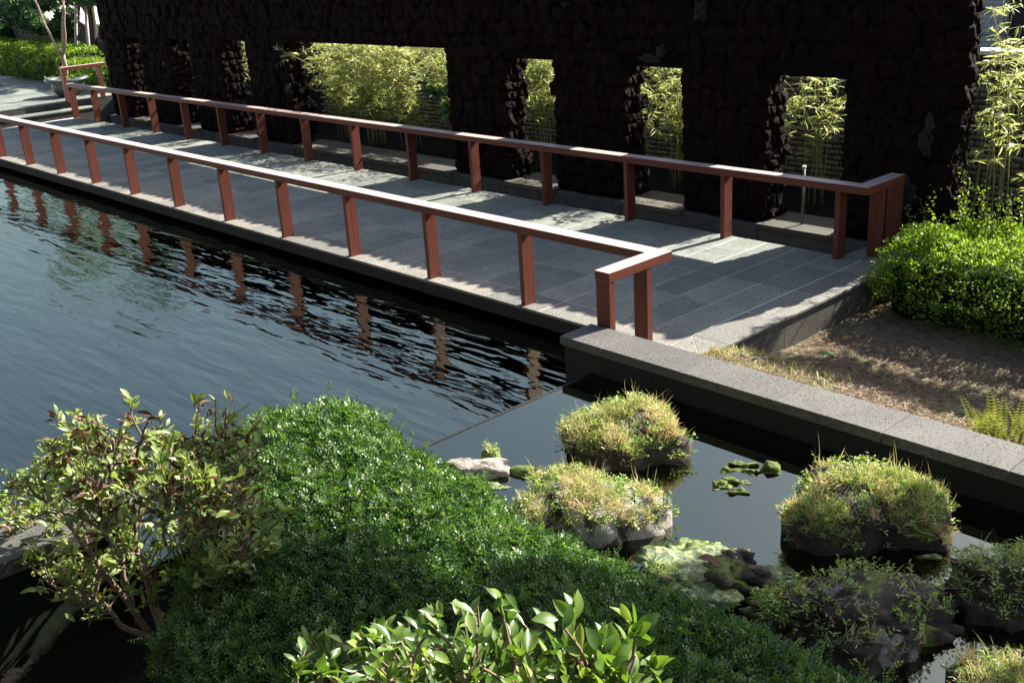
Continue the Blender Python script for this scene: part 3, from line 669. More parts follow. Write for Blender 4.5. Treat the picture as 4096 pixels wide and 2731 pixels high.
for i in range(34):
    b = np.array([RNG.uniform(.5, 1.5), RNG.uniform(3.3, 3.95), .25]); e = b+np.array([RNG.normal(0, .12), RNG.normal(0, .1), RNG.uniform(.2, .62)])
    if i < 12: ptube('twig', [b-np.array([0, 0, .4]), (b+e)/2+RNG.normal(0, .02, 3), e], [.004, .003, .0015], M['bark'], hs, 4)
    n = 26; s = RNG.uniform(.0, 1.02, n)[:, None]; parts.append(scatter(*SLEAF, b+(e-b)*s+RNG.normal(0, .03, (n, 3)), rdir(n, -.3, .9), rdir(n, .2, 1), RNG.uniform(.03, .05, n), np.clip(RNG.normal(.6, .2, n), 0, 1)))
foliage('leaves', parts, M['hedge'], hs)
hedge('clipped_hedge', 'long sunlit clipped hedge at the far left beyond the terrace', -36, -23.9, 4.62, 6.0, .3, 1.22, 26000, .07, M['hedge'], seed=6, rough=.1)
hedge('clipped_hedge', 'short hedge behind the guard rail and potted tree', -24.6, -21.6, 4.42, 5.3, .3, .98, 9000, .06, M['hedge'], seed=8, rough=.1)

# ---- low mound of small leaves beside the lower pond
def mound_h(x, y):
    xl = -.38; front = -2.98-.08*np.sin(x*1.3)
    H = np.interp(x, [-.3, .2, .9, 2, 3, 4.2], [.60, .72, .60, .40, .28, .22])
    a = np.clip((front-y)/.85, 0, 1); b = np.clip((y+5.35)/1.35, 0, 1); c = np.clip((x-xl-1.4*np.clip(-4.0-y, 0, .5)-.9*np.clip(-4.5-y, 0, 1))/.42, 0, 1)
    sm = lambda q: np.sqrt(np.clip(1-(1-q)**2, 0, 1)); return H*sm(a)*sm(b)*sm(c)-.06*(1-sm(a)*sm(c))
mo = thing('ground_cover_mound', 'rounded mound of small glossy green leaves beside the rocky pond', 'shrub', (1.8, -3.8, -.2))
nx, ny = 90, 60; X, Y = np.meshgrid(np.linspace(-.4, 4.4, nx), np.linspace(-5.4, -2.9, ny)); Pm = np.stack([X.ravel(), Y.ravel(), mound_h(X.ravel(), Y.ravel())-.10], 1); Pm[:, 2] += .03*fbm(Pm, 3, 3, 1.1)-.5*(mound_h(Pm[:, 0], Pm[:, 1]) < .03)
i = (np.arange(nx-1)[None, :]+nx*np.arange(ny-1)[:, None]).ravel()
o = link('inner_branches', mesh('inner_branches', Pm, np.stack([i, i+1, i+nx+1, i+nx], 1), True, mats=[M['undergrowth_kerb_shade']]), mo); o.matrix_parent_inverse = Matrix.Translation(-Vector(mo.location))
n = 120000; x = RNG.uniform(-.4, 4.3, n); y = RNG.uniform(-5.38, -2.85, n)
e = .01; z = mound_h(x, y); N = unit(np.stack([-(mound_h(x+e, y)-z)/e, -(mound_h(x, y+e)-z)/e, np.ones(n)], 1))
kp = (RNG.random(n) < np.clip(.38/np.maximum(N[:, 2], .2), 0, 1)) & (z > .0); x, y, z, N = x[kp], y[kp], z[kp], N[kp]; n = len(x)
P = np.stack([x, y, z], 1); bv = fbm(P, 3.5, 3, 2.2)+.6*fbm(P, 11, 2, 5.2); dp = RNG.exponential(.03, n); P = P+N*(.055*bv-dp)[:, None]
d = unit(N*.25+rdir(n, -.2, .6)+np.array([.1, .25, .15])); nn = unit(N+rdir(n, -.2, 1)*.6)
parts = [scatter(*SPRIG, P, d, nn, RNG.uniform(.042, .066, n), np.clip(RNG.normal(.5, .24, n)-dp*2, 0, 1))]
m = 260; k = RNG.choice(n, m); s = np.repeat(k, 6); up = np.tile(np.linspace(.0, 1, 6), m)
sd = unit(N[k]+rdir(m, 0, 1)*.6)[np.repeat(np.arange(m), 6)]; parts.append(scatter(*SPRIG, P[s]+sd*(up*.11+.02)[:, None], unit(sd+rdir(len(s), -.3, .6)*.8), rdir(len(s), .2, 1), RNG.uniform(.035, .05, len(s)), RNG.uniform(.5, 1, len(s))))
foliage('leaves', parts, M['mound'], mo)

# ---- broad leaved shrubs with single leaves
BL = [mesh('leaf', *leaf_template(5, w, fo, cu), True, mats=[M['bigleaf_o']]) for w, fo, cu in ((.44, .2, .22), (.5, .14, .32), (.4, .3, .1), (.46, .1, -.12))]
FL = [mesh('leaf', *leaf_template(6, w, fo, cu), True, mats=[M['freshleaf_o']]) for w, fo, cu in ((.46, .2, .22), (.52, .14, .32), (.42, .3, .1), (.48, .1, -.12))]
DL = [mesh('dead_leaf', *leaf_template(5, w, fo, cu), True, mats=[M['deadleaf_o']]) for w, fo, cu in ((.36, .7, .6), (.3, .9, -.5))]
def place_leaf(me, p, d, nrm, s, parent, name='leaf'):
    d = d/np.linalg.norm(d); nrm = nrm-d*np.dot(nrm, d); nrm = nrm/(np.linalg.norm(nrm)+1e-9); c = np.cross(nrm, d)
    o = link(name, me, parent); mt = Matrix(((d[0]*s, c[0]*s, nrm[0]*s, p[0]), (d[1]*s, c[1]*s, nrm[1]*s, p[1]), (d[2]*s, c[2]*s, nrm[2]*s, p[2]), (0, 0, 0, 1)))
    o.matrix_parent_inverse = Matrix.Translation(-Vector(parent.location)); o.matrix_basis = mt; return o
def shrub(name, label, stems, ntw, nleaf, lsize, dead, seed, mat_b, maxobj=300, updir=.5, spr=.22, tlow=.45, zmin=-9, BL=BL, lm='bigleaf'):
    rng = np.random.default_rng(seed); t = thing(name, label, 'shrub', tuple(np.mean([s[0] for s in stems], 0)))
    ends = []
    for pts, r0 in [(np.array(s[0:-1]), s[-1]) if False else (np.array(s[1]), s[2]) for s in stems]:
        n = len(pts); tt = np.linspace(0, 1, n); fine = np.linspace(0, 1, n*4); P = np.stack([np.interp(fine, tt, pts[:, i]) for i in range(3)], 1); 
        for _ in range(2): P[1:-1] = (P[:-2]+2*P[1:-1]+P[2:])/4
        P[1:-1] += rng.normal(0, .006, P[1:-1].shape)
        ptube('stem', P, np.linspace(r0, r0*.35, len(P)), M['bark'], t, 7)
        for _ in range(ntw):
            s = rng.uniform(tlow, 1.0); b = np.array([np.interp(s, fine, P[:, i]) for i in range(3)]); dv = unit(rdir(1, -.1, 1, rng)[0]+unit(P[-1]-P[0])*.6); L = rng.uniform(.5, 1.1)*spr*1.5
            e = b+dv*L; mid = (b+e)/2+rng.normal(0, .02, 3); ends.append((b, mid, e))
    tw = MB()
    for b, mid, e in ends: tw.tube([b, mid, e], [.0065, .005, .003], 5, False)
    child(tw, 'twigs', mat_b, t, kind='stuff', smooth=True)
    L = []
    for k in range(nleaf):
        b, mid, e = ends[rng.integers(len(ends))]; s = rng.beta(3, 1.1); p = (b*(1-s)**2+2*s*(1-s)*mid+s*s*e)+rng.normal(0, .012, 3)
        if p[2] < zmin: continue
        d = unit(unit(e-b)*.7+rdir(1, -.35, .8, rng)[0]*.9+np.array([0, 0, .15])); nn = unit(np.array([0, 0, updir])+rdir(1, -.3, 1, rng)[0]+np.array([.25, .2, 0]))
        L.append((p, d, nn, lsize*rng.uniform(.65, 1.2), rng.random() < dead(p)))
    L.sort(key=lambda q: np.linalg.norm(q[0]-CAM)-.3*q[0][2])
    par = []; pard = []
    for k, (p, d, nn, s, dd) in enumerate(L):
        if k < maxobj: place_leaf(DL[k % 2] if dd else BL[k % 4], p, d, nn, s*(.85 if dd else 1), t, 'dead_leaf' if dd else 'leaf')
        else: (pard if dd else par).append((p, d, nn, s))
    for lst, mat, nm in ((par, M[lm], 'leaves'), (pard, M['deadleaf'], 'dead_leaves')):
        if lst:
            tm = LEAF4 if nm == 'leaves' else leaf_template(4, .36, .7, .6)
            foliage(nm, [scatter(*tm, np.array([q[0] for q in lst]), np.array([q[1] for q in lst]), np.array([q[2] for q in lst]), np.array([q[3] for q in lst]), rng.random(len(lst)))], mat, t)
    return t
def spt(px_, py_, Y): return at(px_, py_, Y=Y)
# left shrub: stems traced from root to crown on upright planes through the plant
st = []
roots = [(430, 1480), (405, 1450), (360, 1500), (330, 1490), (450, 1440), (300, 1560), (470, 1440), (380, 1500), (350, 1470)]
mids = [(350, 1350), (420, 1300), (240, 1390), (270, 1250), (500, 1300), (190, 1400), (540, 1330), (300, 1200), (180, 1230)]
tops = [(310, 1120), (400, 1040), (90, 1230), (260, 1010), (560, 1090), (50, 1290), (585, 1180), (330, 985), (60, 1120)]
yp = [-4.95, -4.8, -5.15, -5.0, -4.6, -5.3, -4.75, -4.9, -5.2]
for (a, b), (c, d_), (e_, f_), Y in zip(roots, mids, tops, yp):
    r0 = spt(a, b, -5.0); r0[2] = max(r0[2], -.12); pts = [r0, spt((a+c)/2+RNG.normal(0, 12), (b+d_)/2, (Y-5)/2), spt(c, d_, Y), spt((c+e_)/2+RNG.normal(0, 14), (d_+f_)/2, Y), spt(e_, f_, Y)]
    pts[1] = (pts[0]+pts[2])/2+np.array([RNG.normal(0, .03), RNG.normal(0, .03), -.02]); st.append((r0, pts, .019))
for (e_, f_), (c, d_), Y in [((190, 1010), (250, 1220), -4.95), ((450, 1010), (420, 1200), -4.7), ((520, 1010), (480, 1200), -4.6), ((140, 1060), (200, 1250), -5.1), ((30, 1180), (130, 1300), -5.25), ((380, 1120), (380, 1250), -5.05), ((220, 1130), (270, 1270), -5.2), ((480, 1150), (450, 1270), -4.95)]:
    r0 = spt(c, d_, Y); st.append((r0, [r0, spt((c+e_)/2, (d_+f_)/2+10, Y), spt(e_, f_, Y)], .010))
def dead1(p):
    return float(np.clip((p[2]-.6)*.7, .03, .26))
shrub('broad_leaved_shrub', 'twiggy shrub with pale green and dead brown leaves at the lower left', st, 30, 4800, .062, dead1, 41, M['bark'], 300, 1.0, .17, .35, .05)
st = []
for k in range(32):
    px_ = RNG.uniform(600, 1500); py_ = 1462+((px_-1080)/430)**2*60+RNG.uniform(0, 110); Y = RNG.uniform(-5.3, -4.75) if px_ < 1150 else RNG.uniform(-5.1, -4.5); top = spt(px_, py_, Y)
    r0 = np.array([top[0]*.75+.65+RNG.normal(0, .08), Y-.12, .25]); st.append((r0, [r0, (r0+top)/2+RNG.normal(0, .03, 3), top], .008))
for k in range(12):
    px_ = RNG.uniform(650, 1500); top = spt(px_, RNG.uniform(1530, 1600), -5.15); r0 = top-np.array([0, .1, .5]); st.append((r0, [r0, (r0+top)/2, top], .008))
shrub('broad_leaved_shrub', 'fresh green broad leaved shrub at the bottom centre of the picture', st, 12, 3600, .072, lambda p: .012, 42, M['bark'], 300, .8, .13, .25, -9, FL, 'freshleaf')

# ---- rocks in the lower pond
def rock(label, cpx, top_px, rx, ry, hz, mat, seed, nsub=4, grassn=0, weedn=0, tilt=0, bl=.06, dry=.6, amp=.38, name='pond_rock', flat=.5, lumps=0):
    rx *= .88; ry *= .88; c = at(cpx[0], cpx[1], Z=WZ2); t = thing(name, label, 'rock', (c[0], c[1], WZ2-.05)); rng = np.random.default_rng(seed)
    v, f = ico(nsub); d = fbm(v, 1.1, 6, seed*2.1)+.5*np.abs(fbm(v, 2.7, 5, seed*1.7))-.35*np.abs(fbm(v, 4.5, 4, seed*.9)); w = v*(1+amp*d[:, None]); w[:, 2] = np.sign(w[:, 2])*np.abs(w[:, 2])**flat
    a = math.radians(tilt); w = w*np.array([rx, ry, hz]); w = np.stack([w[:, 0]*math.cos(a)-w[:, 1]*math.sin(a), w[:, 0]*math.sin(a)+w[:, 1]*math.cos(a), w[:, 2]], 1)+np.array([c[0], c[1], WZ2-.02])
    o = link('rock', mesh('rock', w, f, True, mats=[mat]), t); o.matrix_parent_inverse = Matrix.Translation(-Vector(t.location))
    for q in range(lumps):   # small mossy lumps standing on the rock
        a_ = rng.uniform(0, 2*math.pi); rr = rng.uniform(0, .8)**.6; lv, lf = ico(3); ls = rng.uniform(.18, .34)*ry*1.6
        lp = np.array([c[0]+rr*(rx*math.cos(a_)*math.cos(a)-ry*math.sin(a_)*math.sin(a)), c[1]+rr*(rx*math.cos(a_)*math.sin(a)+ry*math.sin(a_)*math.cos(a)), WZ2+hz*.62*(1-.5*rr)])
        lw_ = lv*(1+.6*fbm(lv, 1.3, 5, seed+q*2.7))[:, None]*np.array([ls*1.2, ls*.9, ls*.62])+lp
        o = link('lump', mesh('lump', lw_, lf, True, mats=[M['rock' if q % 3 else 'darkrock']]), t); o.matrix_parent_inverse = Matrix.Translation(-Vector(t.location))
    nrm = unit(np.cross(w[f[:, 1]]-w[f[:, 0]], w[f[:, 2]]-w[f[:, 0]])); fc = w[f].mean(1); ar = np.linalg.norm(np.cross(w[f[:, 1]]-w[f[:, 0]], w[f[:, 2]]-w[f[:, 0]]), axis=1)
    patch = fbm(fc, 5.5, 3, seed+.4)
    wt = ar*np.clip(nrm[:, 2]-.05, 0, 1)*(fc[:, 2] > WZ2+.06)*np.clip(patch*4+.75, 0.0, 1.5); 
    if grassn and wt.sum() > 0:
        k = rng.choice(len(f), grassn, p=wt/wt.sum()); p = fc[k]+rng.normal(0, .012, (grassn, 3)); clump = fbm(p, 4, 2, seed+9.)
        d = unit(rdir(grassn, -.15, 1, rng)+nrm[k]*.35+np.array([0, 0, .2])); L = bl*rng.uniform(.35, 1.25, grassn)
        tall = rng.random(grassn) < .035; L = np.where(tall, L*rng.uniform(1.8, 3.0, grassn), L); d = np.where(tall[:, None], unit(d+np.array([0, 0, .7])), d)
        P1 = scatter(*BLADE, p, d, rdir(grassn, -.2, 1, rng), L, np.clip(rng.normal(dry, .2, grassn)+.5*clump, 0, 1), np.where(tall, .25, .85)); foliage('grass', [P1], M['grass'], t)
    if weedn and wt.sum() > 0:
        w2 = ar*np.clip(nrm[:, 2]+.35, 0, 1)*(fc[:, 2] > WZ2+.04); k = rng.choice(len(f), weedn//9, p=w2/w2.sum()); kk = np.repeat(k, 9); s = np.tile(np.linspace(.1, 1, 9), len(k))
        ax = unit(nrm[k]+rdir(len(k), 0, 1, rng)*.8)[np.repeat(np.arange(len(k)), 9)]; p = fc[kk]+ax*(s*bl*1.0)[:, None]+rng.normal(0, .006, (len(kk), 3))
        foliage('weeds', [scatter(*SLEAF, p, unit(ax*.2+rdir(len(kk), -.3, .7, rng)), rdir(len(kk), .2, 1, rng), rng.uniform(.018, .036, len(kk)), rng.random(len(kk)), np.full(len(kk), .7))], M['weed'], t)
    return t
rock('large grassy rock nearest the corner of the pond wall', (1440, 1035), None, .46, .38, .27, M['rock'], 1, 4, 9000, 2600, 40)
rock('grassy rock with a bare pale top touching the leafy mound', (1345, 1195), None, .48, .33, .24, M['palerock'], 2, 4, 5600, 1500, 35, .055, .65)
rock('tall grassy rock with mossy right side in the middle of the right pond', (1975, 1210), None, .44, .36, .30, M['rock'], 3, 4, 9000, 3000, 40)
rock('dark bare rock with sparse weeds at the lower right', (1960, 1440), None, .46, .32, .21, M['darkrock'], 4, 5, 160, 1500, 40, .06, .85, amp=.6, flat=.6)
rock('shaded weedy rock at the right edge', (2335, 1385), None, .34, .28, .22, M['darkrock'], 5, 4, 500, 1500, 40, .08, .4, amp=.6)
rock('sunlit grassy rock in the bottom right corner', (2345, 1620), None, .26, .24, .18, M['rock'], 6, 4, 1800, 500, 40)
rock('flat bleached white rock at the left end of the rocky pond', (1085, 1085), None, .30, .14, .10, M['palerock'], 7, 4, 0, 0, 42, amp=.3)
rock('small dark mossy knob behind the bleached rock', (1130, 1050), None, .085, .07, .085, M['algae'], 8, 3, 120, 60, 0, .03, .3)
rock('low green weedy rock right of the bleached rock', (1205, 1085), None, .13, .07, .07, M['algae'], 9, 3, 160, 120, 40, .03, .3)
rock('low algae covered rock beside the mound with a brown dead leaf', (1620, 1325), None, .40, .25, .09, M['wetalgae'], 10, 5, 0, 0, 40, amp=1.0, lumps=9)
rock('grey bare stone at the foot of the dark rock', (2010, 1500), None, .20, .13, .17, M['palerock'], 21, 4, 120, 100, 40)
rock('small mossy knob left of the dark rock', (1790, 1430), None, .14, .12, .14, M['darkrock'], 22, 4, 260, 500, 40)
for k, (px_, py_, s, lb) in enumerate([(1672, 1080, .055, 'small wet algae tuft, farthest left of the cluster in the still water'), (1690, 1105, .07, 'bright algae tuft at the centre of the cluster in the still water'), (1735, 1085, .07, 'algae tuft near the dark stone in the still water'), (1655, 1118, .06, 'algae tuft at the near left end of the cluster in the still water'), (1700, 1068, .055, 'algae tuft at the far side of the cluster in the still water'), (1690, 1128, .06, 'algae tuft at the near edge of the cluster in the still water')]):
    rock(lb, (px_, py_), None, s*1.3, s*.5, .03, M['algae'], 30+k, 4, 0, 0, 40, amp=1.3, name='algae_tuft', lumps=0, flat=.8)
rock('small dark stone at the right end of the algae cluster', (1772, 1078), None, .06, .05, .075, M['algae'], 40, 3, 0, 0, 30)
for k, (px_, py_, s, lb) in enumerate([(1120, 1118, .10, 'patch of wet green algae in front of the bleached rock'), (1560, 1360, .16, 'bright wet algae at the near edge of the low algae rock'), (1660, 1375, .12, 'wet algae against the mound right of the algae rock'), (2140, 1278, .06, 'thin algae streak between the two right rocks')]):
    rock(lb, (px_, py_), None, s*1.3, s*.6, .03, M['wetalgae'], 50+k, 4, 0, 0, 40, amp=.6, name='algae_patch')

# ---- grass and litter on the soil bed
def on_soil(x, y): return soil_z(x, y)+.0
lt = thing('litter', 'dry straw and dead grass strewn on the brown soil bed', 'litter', (2, .8, -.3))
lt['kind'] = 'stuff'
n = 30000; x = RNG.uniform(.47, 5, n); y = -.7+3.0*RNG.beta(1.0, 1.5, n); P = np.stack([x, y, on_soil(x, y)+.012+.025*fbm(np.stack([x, y, 0*x], 1), 3, 4, 3.3)], 1)
green = (fbm(P, 1.8, 3, 8.8) > .22)
foliage('straw', [scatter(*BLADE, P, rdir(n, -.05, .28), rdir(n, .3, 1), RNG.uniform(.03, .085, n), np.clip(np.where(green, RNG.uniform(.92, 1, n), RNG.normal(.5, .22, n)), 0, 1), np.full(n, .8))], M['straw'], lt)
gt = thing('grass_tuft', 'small dry grass tufts growing where the deck corner meets the coping', 'grass', (.6, .1, 0))
k = 1100; x = np.concatenate([RNG.uniform(.47, .72, 500), RNG.uniform(.5, 1.6, 600)]); y = np.concatenate([RNG.uniform(-.1, .6, 500), RNG.uniform(-.2, .5, 600)]); P = np.stack([x, y, on_soil(x, y)], 1)
foliage('blades', [scatter(*BLADE, P, unit(rdir(k, .2, 1)+np.array([0, 0, .3])), rdir(k, -.2, 1), RNG.uniform(.04, .11, k), np.clip(RNG.normal(.45, .25, k), 0, 1), np.full(k, .7))], M['grass'], gt)
for k, (px_, py_, lb) in enumerate([(1670, 832, 'pale broken stone lying left at the foot of the deck corner'), (1705, 845, 'pale broken stone in the middle of the row behind the coping'), (1735, 856, 'pale broken stone at the right of the row behind the coping')]):
    c = at(px_, py_, Y=.12); c[2] = soil_z(0, .12)+.015; v, f = ico(2); w = v*(1+.3*fbm(v, 1.4, 3, k+.7))[:, None]*np.array([.075, .04, .03])+c
    link('broken_stone', mesh('broken_stone', w, f, False, mats=[M['white'] if False else M['coping']]), None, label=lb, category='stone', group='broken stones behind the coping')
gl_ = at(1895, 824, Z=-.29); lo = link('fallen_leaf', mesh('fallen_leaf', LEAF5[0]*.17, LEAF5[1], True, mats=[leaf_mat('fresh green fallen leaf', [(0, (.04, .22, .03)), (1, (.05, .26, .04))], (1.2, 1.5, .5), .4, .3, 'obj')]), None, label='single bright green leaf fallen on the shaded soil', category='leaf'); lo.location = gl_+np.array([-.08, .0, .03]); lo.rotation_euler = (.1, -.1, .7)
dl = at(1600, 1283, Z=.24); lo = link('fallen_leaf', DL[0], None, label='curled brown dead leaf lying on the low algae rock', category='leaf'); lo.location = dl; lo.scale = (.13, .13, .13); lo.rotation_euler = (.2, -.2, .4)
fl = at(1141, 736, Z=WZ+.006); lo = link('fallen_leaf', BL[1], None, label='pale leaf floating on the dark water near the deck edge', category='leaf'); lo.location = fl; lo.scale = (.05, .05, .05); lo.rotation_euler = (0, .2, 1.2)
# ---- ferns behind the coping at the right
def fern(px_, py_, h, nf, label, seed):
    rng = np.random.default_rng(seed); b = at(px_, py_, Y=-.35); b[2] = soil_z(0, -.35)-.01; t = thing('fern', label, 'fern', tuple(b), 'ferns behind the coping')
    for k in range(nf):
        d = unit(np.array([rng.normal(0, .3), rng.normal(0, .25), 1.0])); bend = rdir(1, -.2, .2, rng)[0]; m = 22; s = np.linspace(.02, 1, m); L = h*rng.uniform(.7, 1.1)
        P = b+rng.normal(0, .03, 3)*np.array([1, 1, 0])+d*(s*L)[:, None]+bend*(s**2*L*.3)[:, None]; side = unit(np.cross(d, CAM-b)+rng.normal(0, .3, 3)); w = .035*np.sin(np.pi*np.clip(s*.9+.1, 0, 1))**.6+.006
        pr = [scatter(*SLEAF, P, np.tile(sg*side, (m, 1))+d*.25, np.tile(np.cross(side, d), (m, 1)), w, np.clip(rng.normal(.5, .2, m), 0, 1), np.full(m, .7)) for sg in (-1, 1)]
        v, f, r_ = joinv(pr); o = link('frond', mesh('frond', v, f, False, r_, [M['fern']]), t); o.matrix_parent_inverse = Matrix.Translation(-Vector(t.location))
fern(2245, 985, .30, 4, 'lone upright fern frond cluster farthest from the right edge', 61); fern(2300, 1000, .36, 9, 'dense fern clump behind the coping, left of the two at the edge', 62); fern(2345, 1010, .36, 9, 'dense fern clump cut by the right edge of the picture', 63)
# ---- fish
koi_m = plain('pale koi skin', (.75, .66, .58), .4, 15, .15, 0); koi_o = plain('faded orange koi skin', (.55, .25, .14), .4, 15, .2, 0)
def koi(a, b, mat, label):
    a, b = np.array(a), np.array(b); t = thing('koi_fish', label, 'fish', tuple((a+b)/2)); d = unit(b-a); L = np.linalg.norm(b-a); s = np.linspace(0, 1, 10); side = unit(np.cross(d, [0, 0, 1]))
    P = a+d*(s*L)[:, None]+side*(.03*np.sin(s*5)*s)[:, None]; R = L*.11*np.sin(np.pi*np.clip(s*.93+.07, 0, 1))**.7+.004
    ptube('body', P, R, mat, t, 10)
    e = P[-1]; child(MB().add([e, e+d*L*.2+side*L*.1, e+d*L*.13, e+d*L*.2-side*L*.1], [(0, 1, 2), (0, 2, 3)]), 'tail_fin', mat, t)
    for sg in (-1, 1): q_ = P[3]; child(MB().add([q_+side*sg*R[3]*.8, q_+side*sg*L*.2+d*L*.12, q_+side*sg*R[3]*.8+d*L*.06], [(0, 1, 2)]), 'pectoral_fin', mat, t)
koi(at(24, 832, Z=-.265), at(94, 826, Z=-.265), koi_m, 'pale koi just under the surface at the left of the pond')
koi(at(700, 852, Z=-.38), at(722, 838, Z=-.38), koi_o, 'faint orange koi deeper in the middle of the pond')
koi(at(340, 655, Z=-.36), at(365, 648, Z=-.36), koi_o, 'faint orange koi in the reflection of the trees')

# ================================================================== FAR LEFT
pc = np.array([-22.2, 3.72, .31])
pt = thing('plant_pot', 'large grey green glazed pot with a drooping wavy rim at the top of the steps', 'pot', tuple(pc))
prof = [(.22, 0), (.31, .06), (.37, .18), (.385, .30), (.37, .38), (.40, .43), (.47, .44), (.52, .39), (.50, .36), (.46, .40), (.40, .41), (.33, .38), (.26, .34)]
ns = 40; v = []
for r, z in prof:
    for j in range(ns):
        a = 2*math.pi*j/ns; wv = 1+(.10*math.cos(2*(a-.5)) if r > .36 else 0); v.append((pc[0]+r*wv*math.cos(a), pc[1]+r*wv*math.sin(a), pc[2]+z+(.03*math.cos(2*(a-.5)-.6) if r > .40 else 0)))
f = [(i*ns+j, i*ns+(j+1) % ns, (i+1)*ns+(j+1) % ns, (i+1)*ns+j) for i in range(len(prof)-1) for j in range(ns)]
o = link('vessel', mesh('vessel', v, f, True, mats=[M['pot']]), pt); o.matrix_parent_inverse = Matrix.Translation(-pc.__class__(pc) if False else Vector(-pc))
child(MB().tube([(pc[0], pc[1], pc[2]+.30), (pc[0], pc[1], pc[2]+.345)], .30, 20), 'soil', M['darksoil'], pt)
tr = thing('potted_tree', 'slender bare stemmed tree with forking pale trunks growing in the pot', 'tree', (pc[0], pc[1], pc[2]+.34))
def tp(px_, py_, X=-22.2): return at(px_*PX1, py_*PX1, X=X)
PX1 = 2352/4096/3.357*1.0
def z1p(x, y, X): return at(x/3.357/PS, y/3.357/PS, X=X)
ptube('trunk', [z1p(890, 1060, -22.2), z1p(880, 900, -22.2), z1p(850, 800, -22.2), z1p(845, 720, -22.2)], [.055, .055, .06, .05], M['palebark'], tr, 8)
for k, (pts, r) in enumerate([([(845, 760), (770, 680), (700, 520), (640, 400), (560, 230), (510, 90), (450, -30), (380, -220)], .036), ([(800, 760), (740, 640), (690, 480), (600, 330), (570, 250)], .022), ([(850, 740), (845, 500), (840, 300), (855, 120), (850, -40), (880, -250)], .038), ([(870, 700), (880, 480), (865, 330), (870, 150), (830, 0), (800, -200)], .024)]):
    ptube('limb', [z1p(x, y, -22.2+.03*k) for x, y in pts], np.linspace(r, r*.6, len(pts)), M['palebark'], tr, 7)
n = 500; cc = z1p(640, -420, -22.2); P = cc+RNG.normal(0, 1, (n, 3))*np.array([.6, .7, .45])
foliage('crown', [scatter(*LEAF4, P, rdir(n), rdir(n, 0, 1), RNG.uniform(.05, .09, n), RNG.random(n))], M['bigleaf'], tr)
n = 90; P = np.array([pc[0], pc[1], pc[2]+.40])+RNG.normal(0, 1, (n, 3))*np.array([.16, .2, .05]); us = thing('pot_weeds', 'small green plants around the foot of the potted tree', 'plant', (pc[0], pc[1], pc[2]+.34))
foliage('leaves', [scatter(*LEAF4, P, rdir(n, 0, 1), rdir(n, .2, 1), RNG.uniform(.05, .10, n), RNG.random(n))], M['bigleaf'], us)
# ---- dark evergreen with props
def far_tree(label, base, top, crown, r, nl, seed, blobs, limbs=()):
    rng = np.random.default_rng(seed); t = thing('evergreen_tree', label, 'tree', tuple(base)); base, top = np.array(base), np.array(top)
    s = np.linspace(0, 1, 8)[:, None]; P = base+(top-base)*s+np.concatenate([np.zeros((1, 3)), rng.normal(0, .04, (6, 3)), np.zeros((1, 3))]); ptube('trunk', P, np.linspace(r, r*.6, 8), M['darkbark'], t, 9)
    parts = []; per = nl//len(blobs)
    for bx in blobs:
        c, rad = np.array(bx[:3]), np.array(bx[3:6]); s0 = base+(top-base)*rng.uniform(.5, 1); ptube('limb', [s0, (s0+c)/2+np.array([0, 0, .1]), c], [r*.4, r*.3, r*.12], M['darkbark'], t, 6)
        nt = per//12; tc = c+rdir(nt, -1, 1, rng)*rad*np.sqrt(rng.random((nt, 1)))**.6; k = np.repeat(np.arange(nt), 12); d = unit(rdir(nt, -.3, .9, rng)[k]*.6+rdir(nt*12, -.4, .9, rng))
        parts.append(scatter(*BLADE, tc[k]+rng.normal(0, .03, (nt*12, 3)), d, rdir(nt*12, -.2, 1, rng), rng.uniform(.10, .18, nt*12), np.clip(rng.normal(.5, .25, nt*12), 0, 1), np.full(nt*12, 1.6)))
    foliage('crown', parts, M['needle'], t); return t
def yb(x, y, Y): return at(x/3.357/PS, y/3.357/PS, Y=Y)
b1 = yb(1250, 700, 5.9); b1[2] = .3; tt1 = yb(1180, -120, 5.9)
def blob(x, y, Y, rx, ry, rz): return (*yb(x, y, Y), rx, ry, rz)
far_tree('dark evergreen tree with a thick trunk beside the left end of the stone wall', b1, tt1, None, .16, 16000, 71, [blob(1000, -40, 6.0, 1.0, .5, .25), blob(1230, -60, 5.8, .8, .5, .3), blob(700, -60, 6.0, .9, .6, .25), blob(620, 60, 6.1, .5, .4, .2)])
b2 = yb(900, 690, 6.0); b2[2] = .3
far_tree('leaning dark tree between the potted tree and the timber props', b2, yb(1070, 60, 6.0), None, .08, 9000, 72, [blob(860, 330, 6.2, .5, .3, .3), blob(780, 400, 6.2, .55, .35, .25), blob(900, 210, 6.2, .35, .3, .15)])
b3 = yb(-150, 560, 6.2); b3[2] = .3
far_tree('dark evergreen with low spreading sunlit branches at the top left corner', b3, yb(-60, -60, 6.2), None, .12, 26000, 73, [blob(120, 110, 6.2, .9, .5, .28), blob(330, 170, 6.2, .8, .5, .3), blob(420, 290, 6.2, .7, .4, .3), blob(230, 250, 6.2, .8, .5, .25), blob(60, 470, 6.2, .35, .3, .3), blob(560, 380, 6.2, .4, .3, .2), blob(250, 20, 6.2, 1.0, .5, .2)])
far_tree('tall dark evergreen rising behind the left hedge, mirrored in the pond', (-27.5, 7.6, .3), (-27.5, 7.6, 6.0), None, .2, 9000, 74, [(-27.5, 7.5, 4.6, 2.0, 1.2, .9), (-29.5, 7.5, 4.0, 1.6, 1.2, .7), (-25.6, 7.5, 4.2, 1.3, 1.0, .7), (-28, 7.5, 6.2, 1.6, 1.2, .8)])
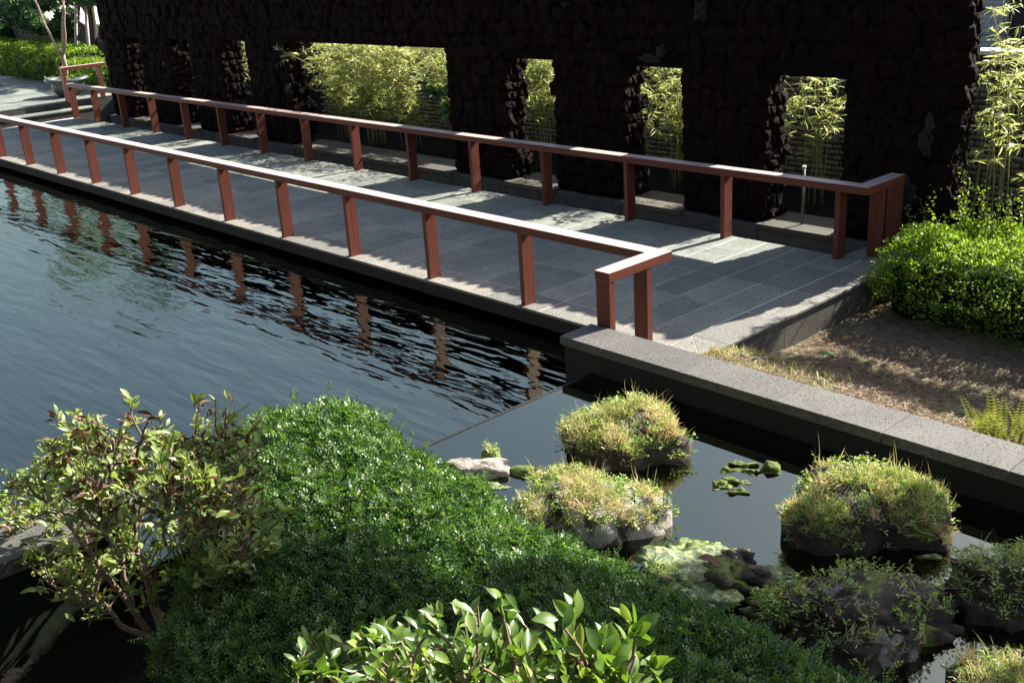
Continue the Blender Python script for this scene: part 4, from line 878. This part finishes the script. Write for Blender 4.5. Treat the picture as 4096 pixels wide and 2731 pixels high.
far_tree('second tall dark evergreen farther left behind the hedge', (-33.5, 7.4, .3), (-33.5, 7.4, 6.2), None, .2, 9000, 75, [(-33.5, 7.4, 4.6, 2.0, 1.2, .9), (-36, 7.4, 4.2, 1.6, 1.2, .8), (-31.6, 7.4, 5.2, 1.6, 1.0, .8), (-34, 7.4, 6.6, 1.6, 1.2, .8)])
for (xa, ya), (xb, yb_), lb in [((1022, 700), (1018, 20), 'upright weathered timber prop, left of the two by the dark tree'), ((1195, 690), (1140, 30), 'slanting weathered timber prop leaning on the dark tree')]:
    a = yb(xa, ya, 5.55); b = yb(xb, yb_, 5.7); d = unit(a-b); a = a+d*((a[2]-.32)/max(1e-3, -d[2])); tk = thing('tree_prop', lb, 'prop', tuple(a), 'timber props of the dark tree')
    child(MB().tube([a, a*.6+b*.4, b], [.05, .048, .04], 8), 'pole', M['stake'], tk, smooth=True)

# ---- tall trees to the right, out of the picture, whose crowns shade the soil bed and the near rocks
def shade_tree(label, base, blobs, nl, seed):
    rng = np.random.default_rng(seed); base = np.array(base, float); cen = np.mean([b[:3] for b in blobs], 0); t = thing('shade_tree', label, 'tree', tuple(base))
    ptube('trunk', [base, base*.5+np.array([base[0], base[1], cen[2]])*.5+rng.normal(0, .05, 3), np.array([base[0]*.5+cen[0]*.5, base[1]*.5+cen[1]*.5, cen[2]])], [.13, .1, .06], M['bark'], t, 9)
    parts = []
    for b in blobs:
        c = np.array(b[:3]); ptube('limb', [np.array([base[0], base[1], max(1.5, c[2]-1.2)]), c], [.05, .02], M['bark'], t, 6)
        n = nl//len(blobs); P = c+rdir(n, -1, 1, rng)*np.array(b[3:6])*rng.random((n, 1))**.4; parts.append(scatter(*LEAF4, P, rdir(n, -1, 1, rng), rdir(n, 0, 1, rng), rng.uniform(.09, .15, n), rng.random(n)))
    foliage('crown', parts, M['bigleaf'], t)
shade_tree('leafy tree standing beyond the hedge to the right of the picture', (5.2, 5.2, -.3), [(1.9, 5.0, 3.05, .8, .5, .5), (3.0, 5.0, 3.05, .8, .5, .55), (4.2, 5.0, 3.1, .9, .5, .55)], 6500, 81)
shade_tree('taller leafy tree farther right whose crown shades the lower right rocks', (6.2, 4.2, -.3), [(4.6, 4.1, 5.0, .55, .4, .4), (4.15, 4.1, 5.4, .5, .4, .32), (2.65, 4.1, 7.4, .45, .4, .40), (3.2, 4.1, 7.15, .6, .4, .5), (3.9, 4.1, 6.5, .55, .4, .65), (4.7, 4.1, 6.3, .6, .4, .8)], 16000, 82)

# ---- pale petals and leaf scraps on the deck and the water
pe = thing('fallen_petals', 'scattered pale petals and leaf scraps on the paving', 'litter', (-4, 1.5, 0)); pe['kind'] = 'stuff'
n = 90; x = RNG.uniform(-14, .3, n); y = np.concatenate([RNG.uniform(0, 3.05, 60), RNG.uniform(2.5, 3.05, 30)])
foliage('petals', [scatter(*SLEAF, np.stack([x, y, np.full(n, .006)], 1), rdir(n, -.02, .15), rdir(n, .7, 1), RNG.uniform(.015, .04, n), RNG.uniform(.55, 1, n))], M['straw'], pe)
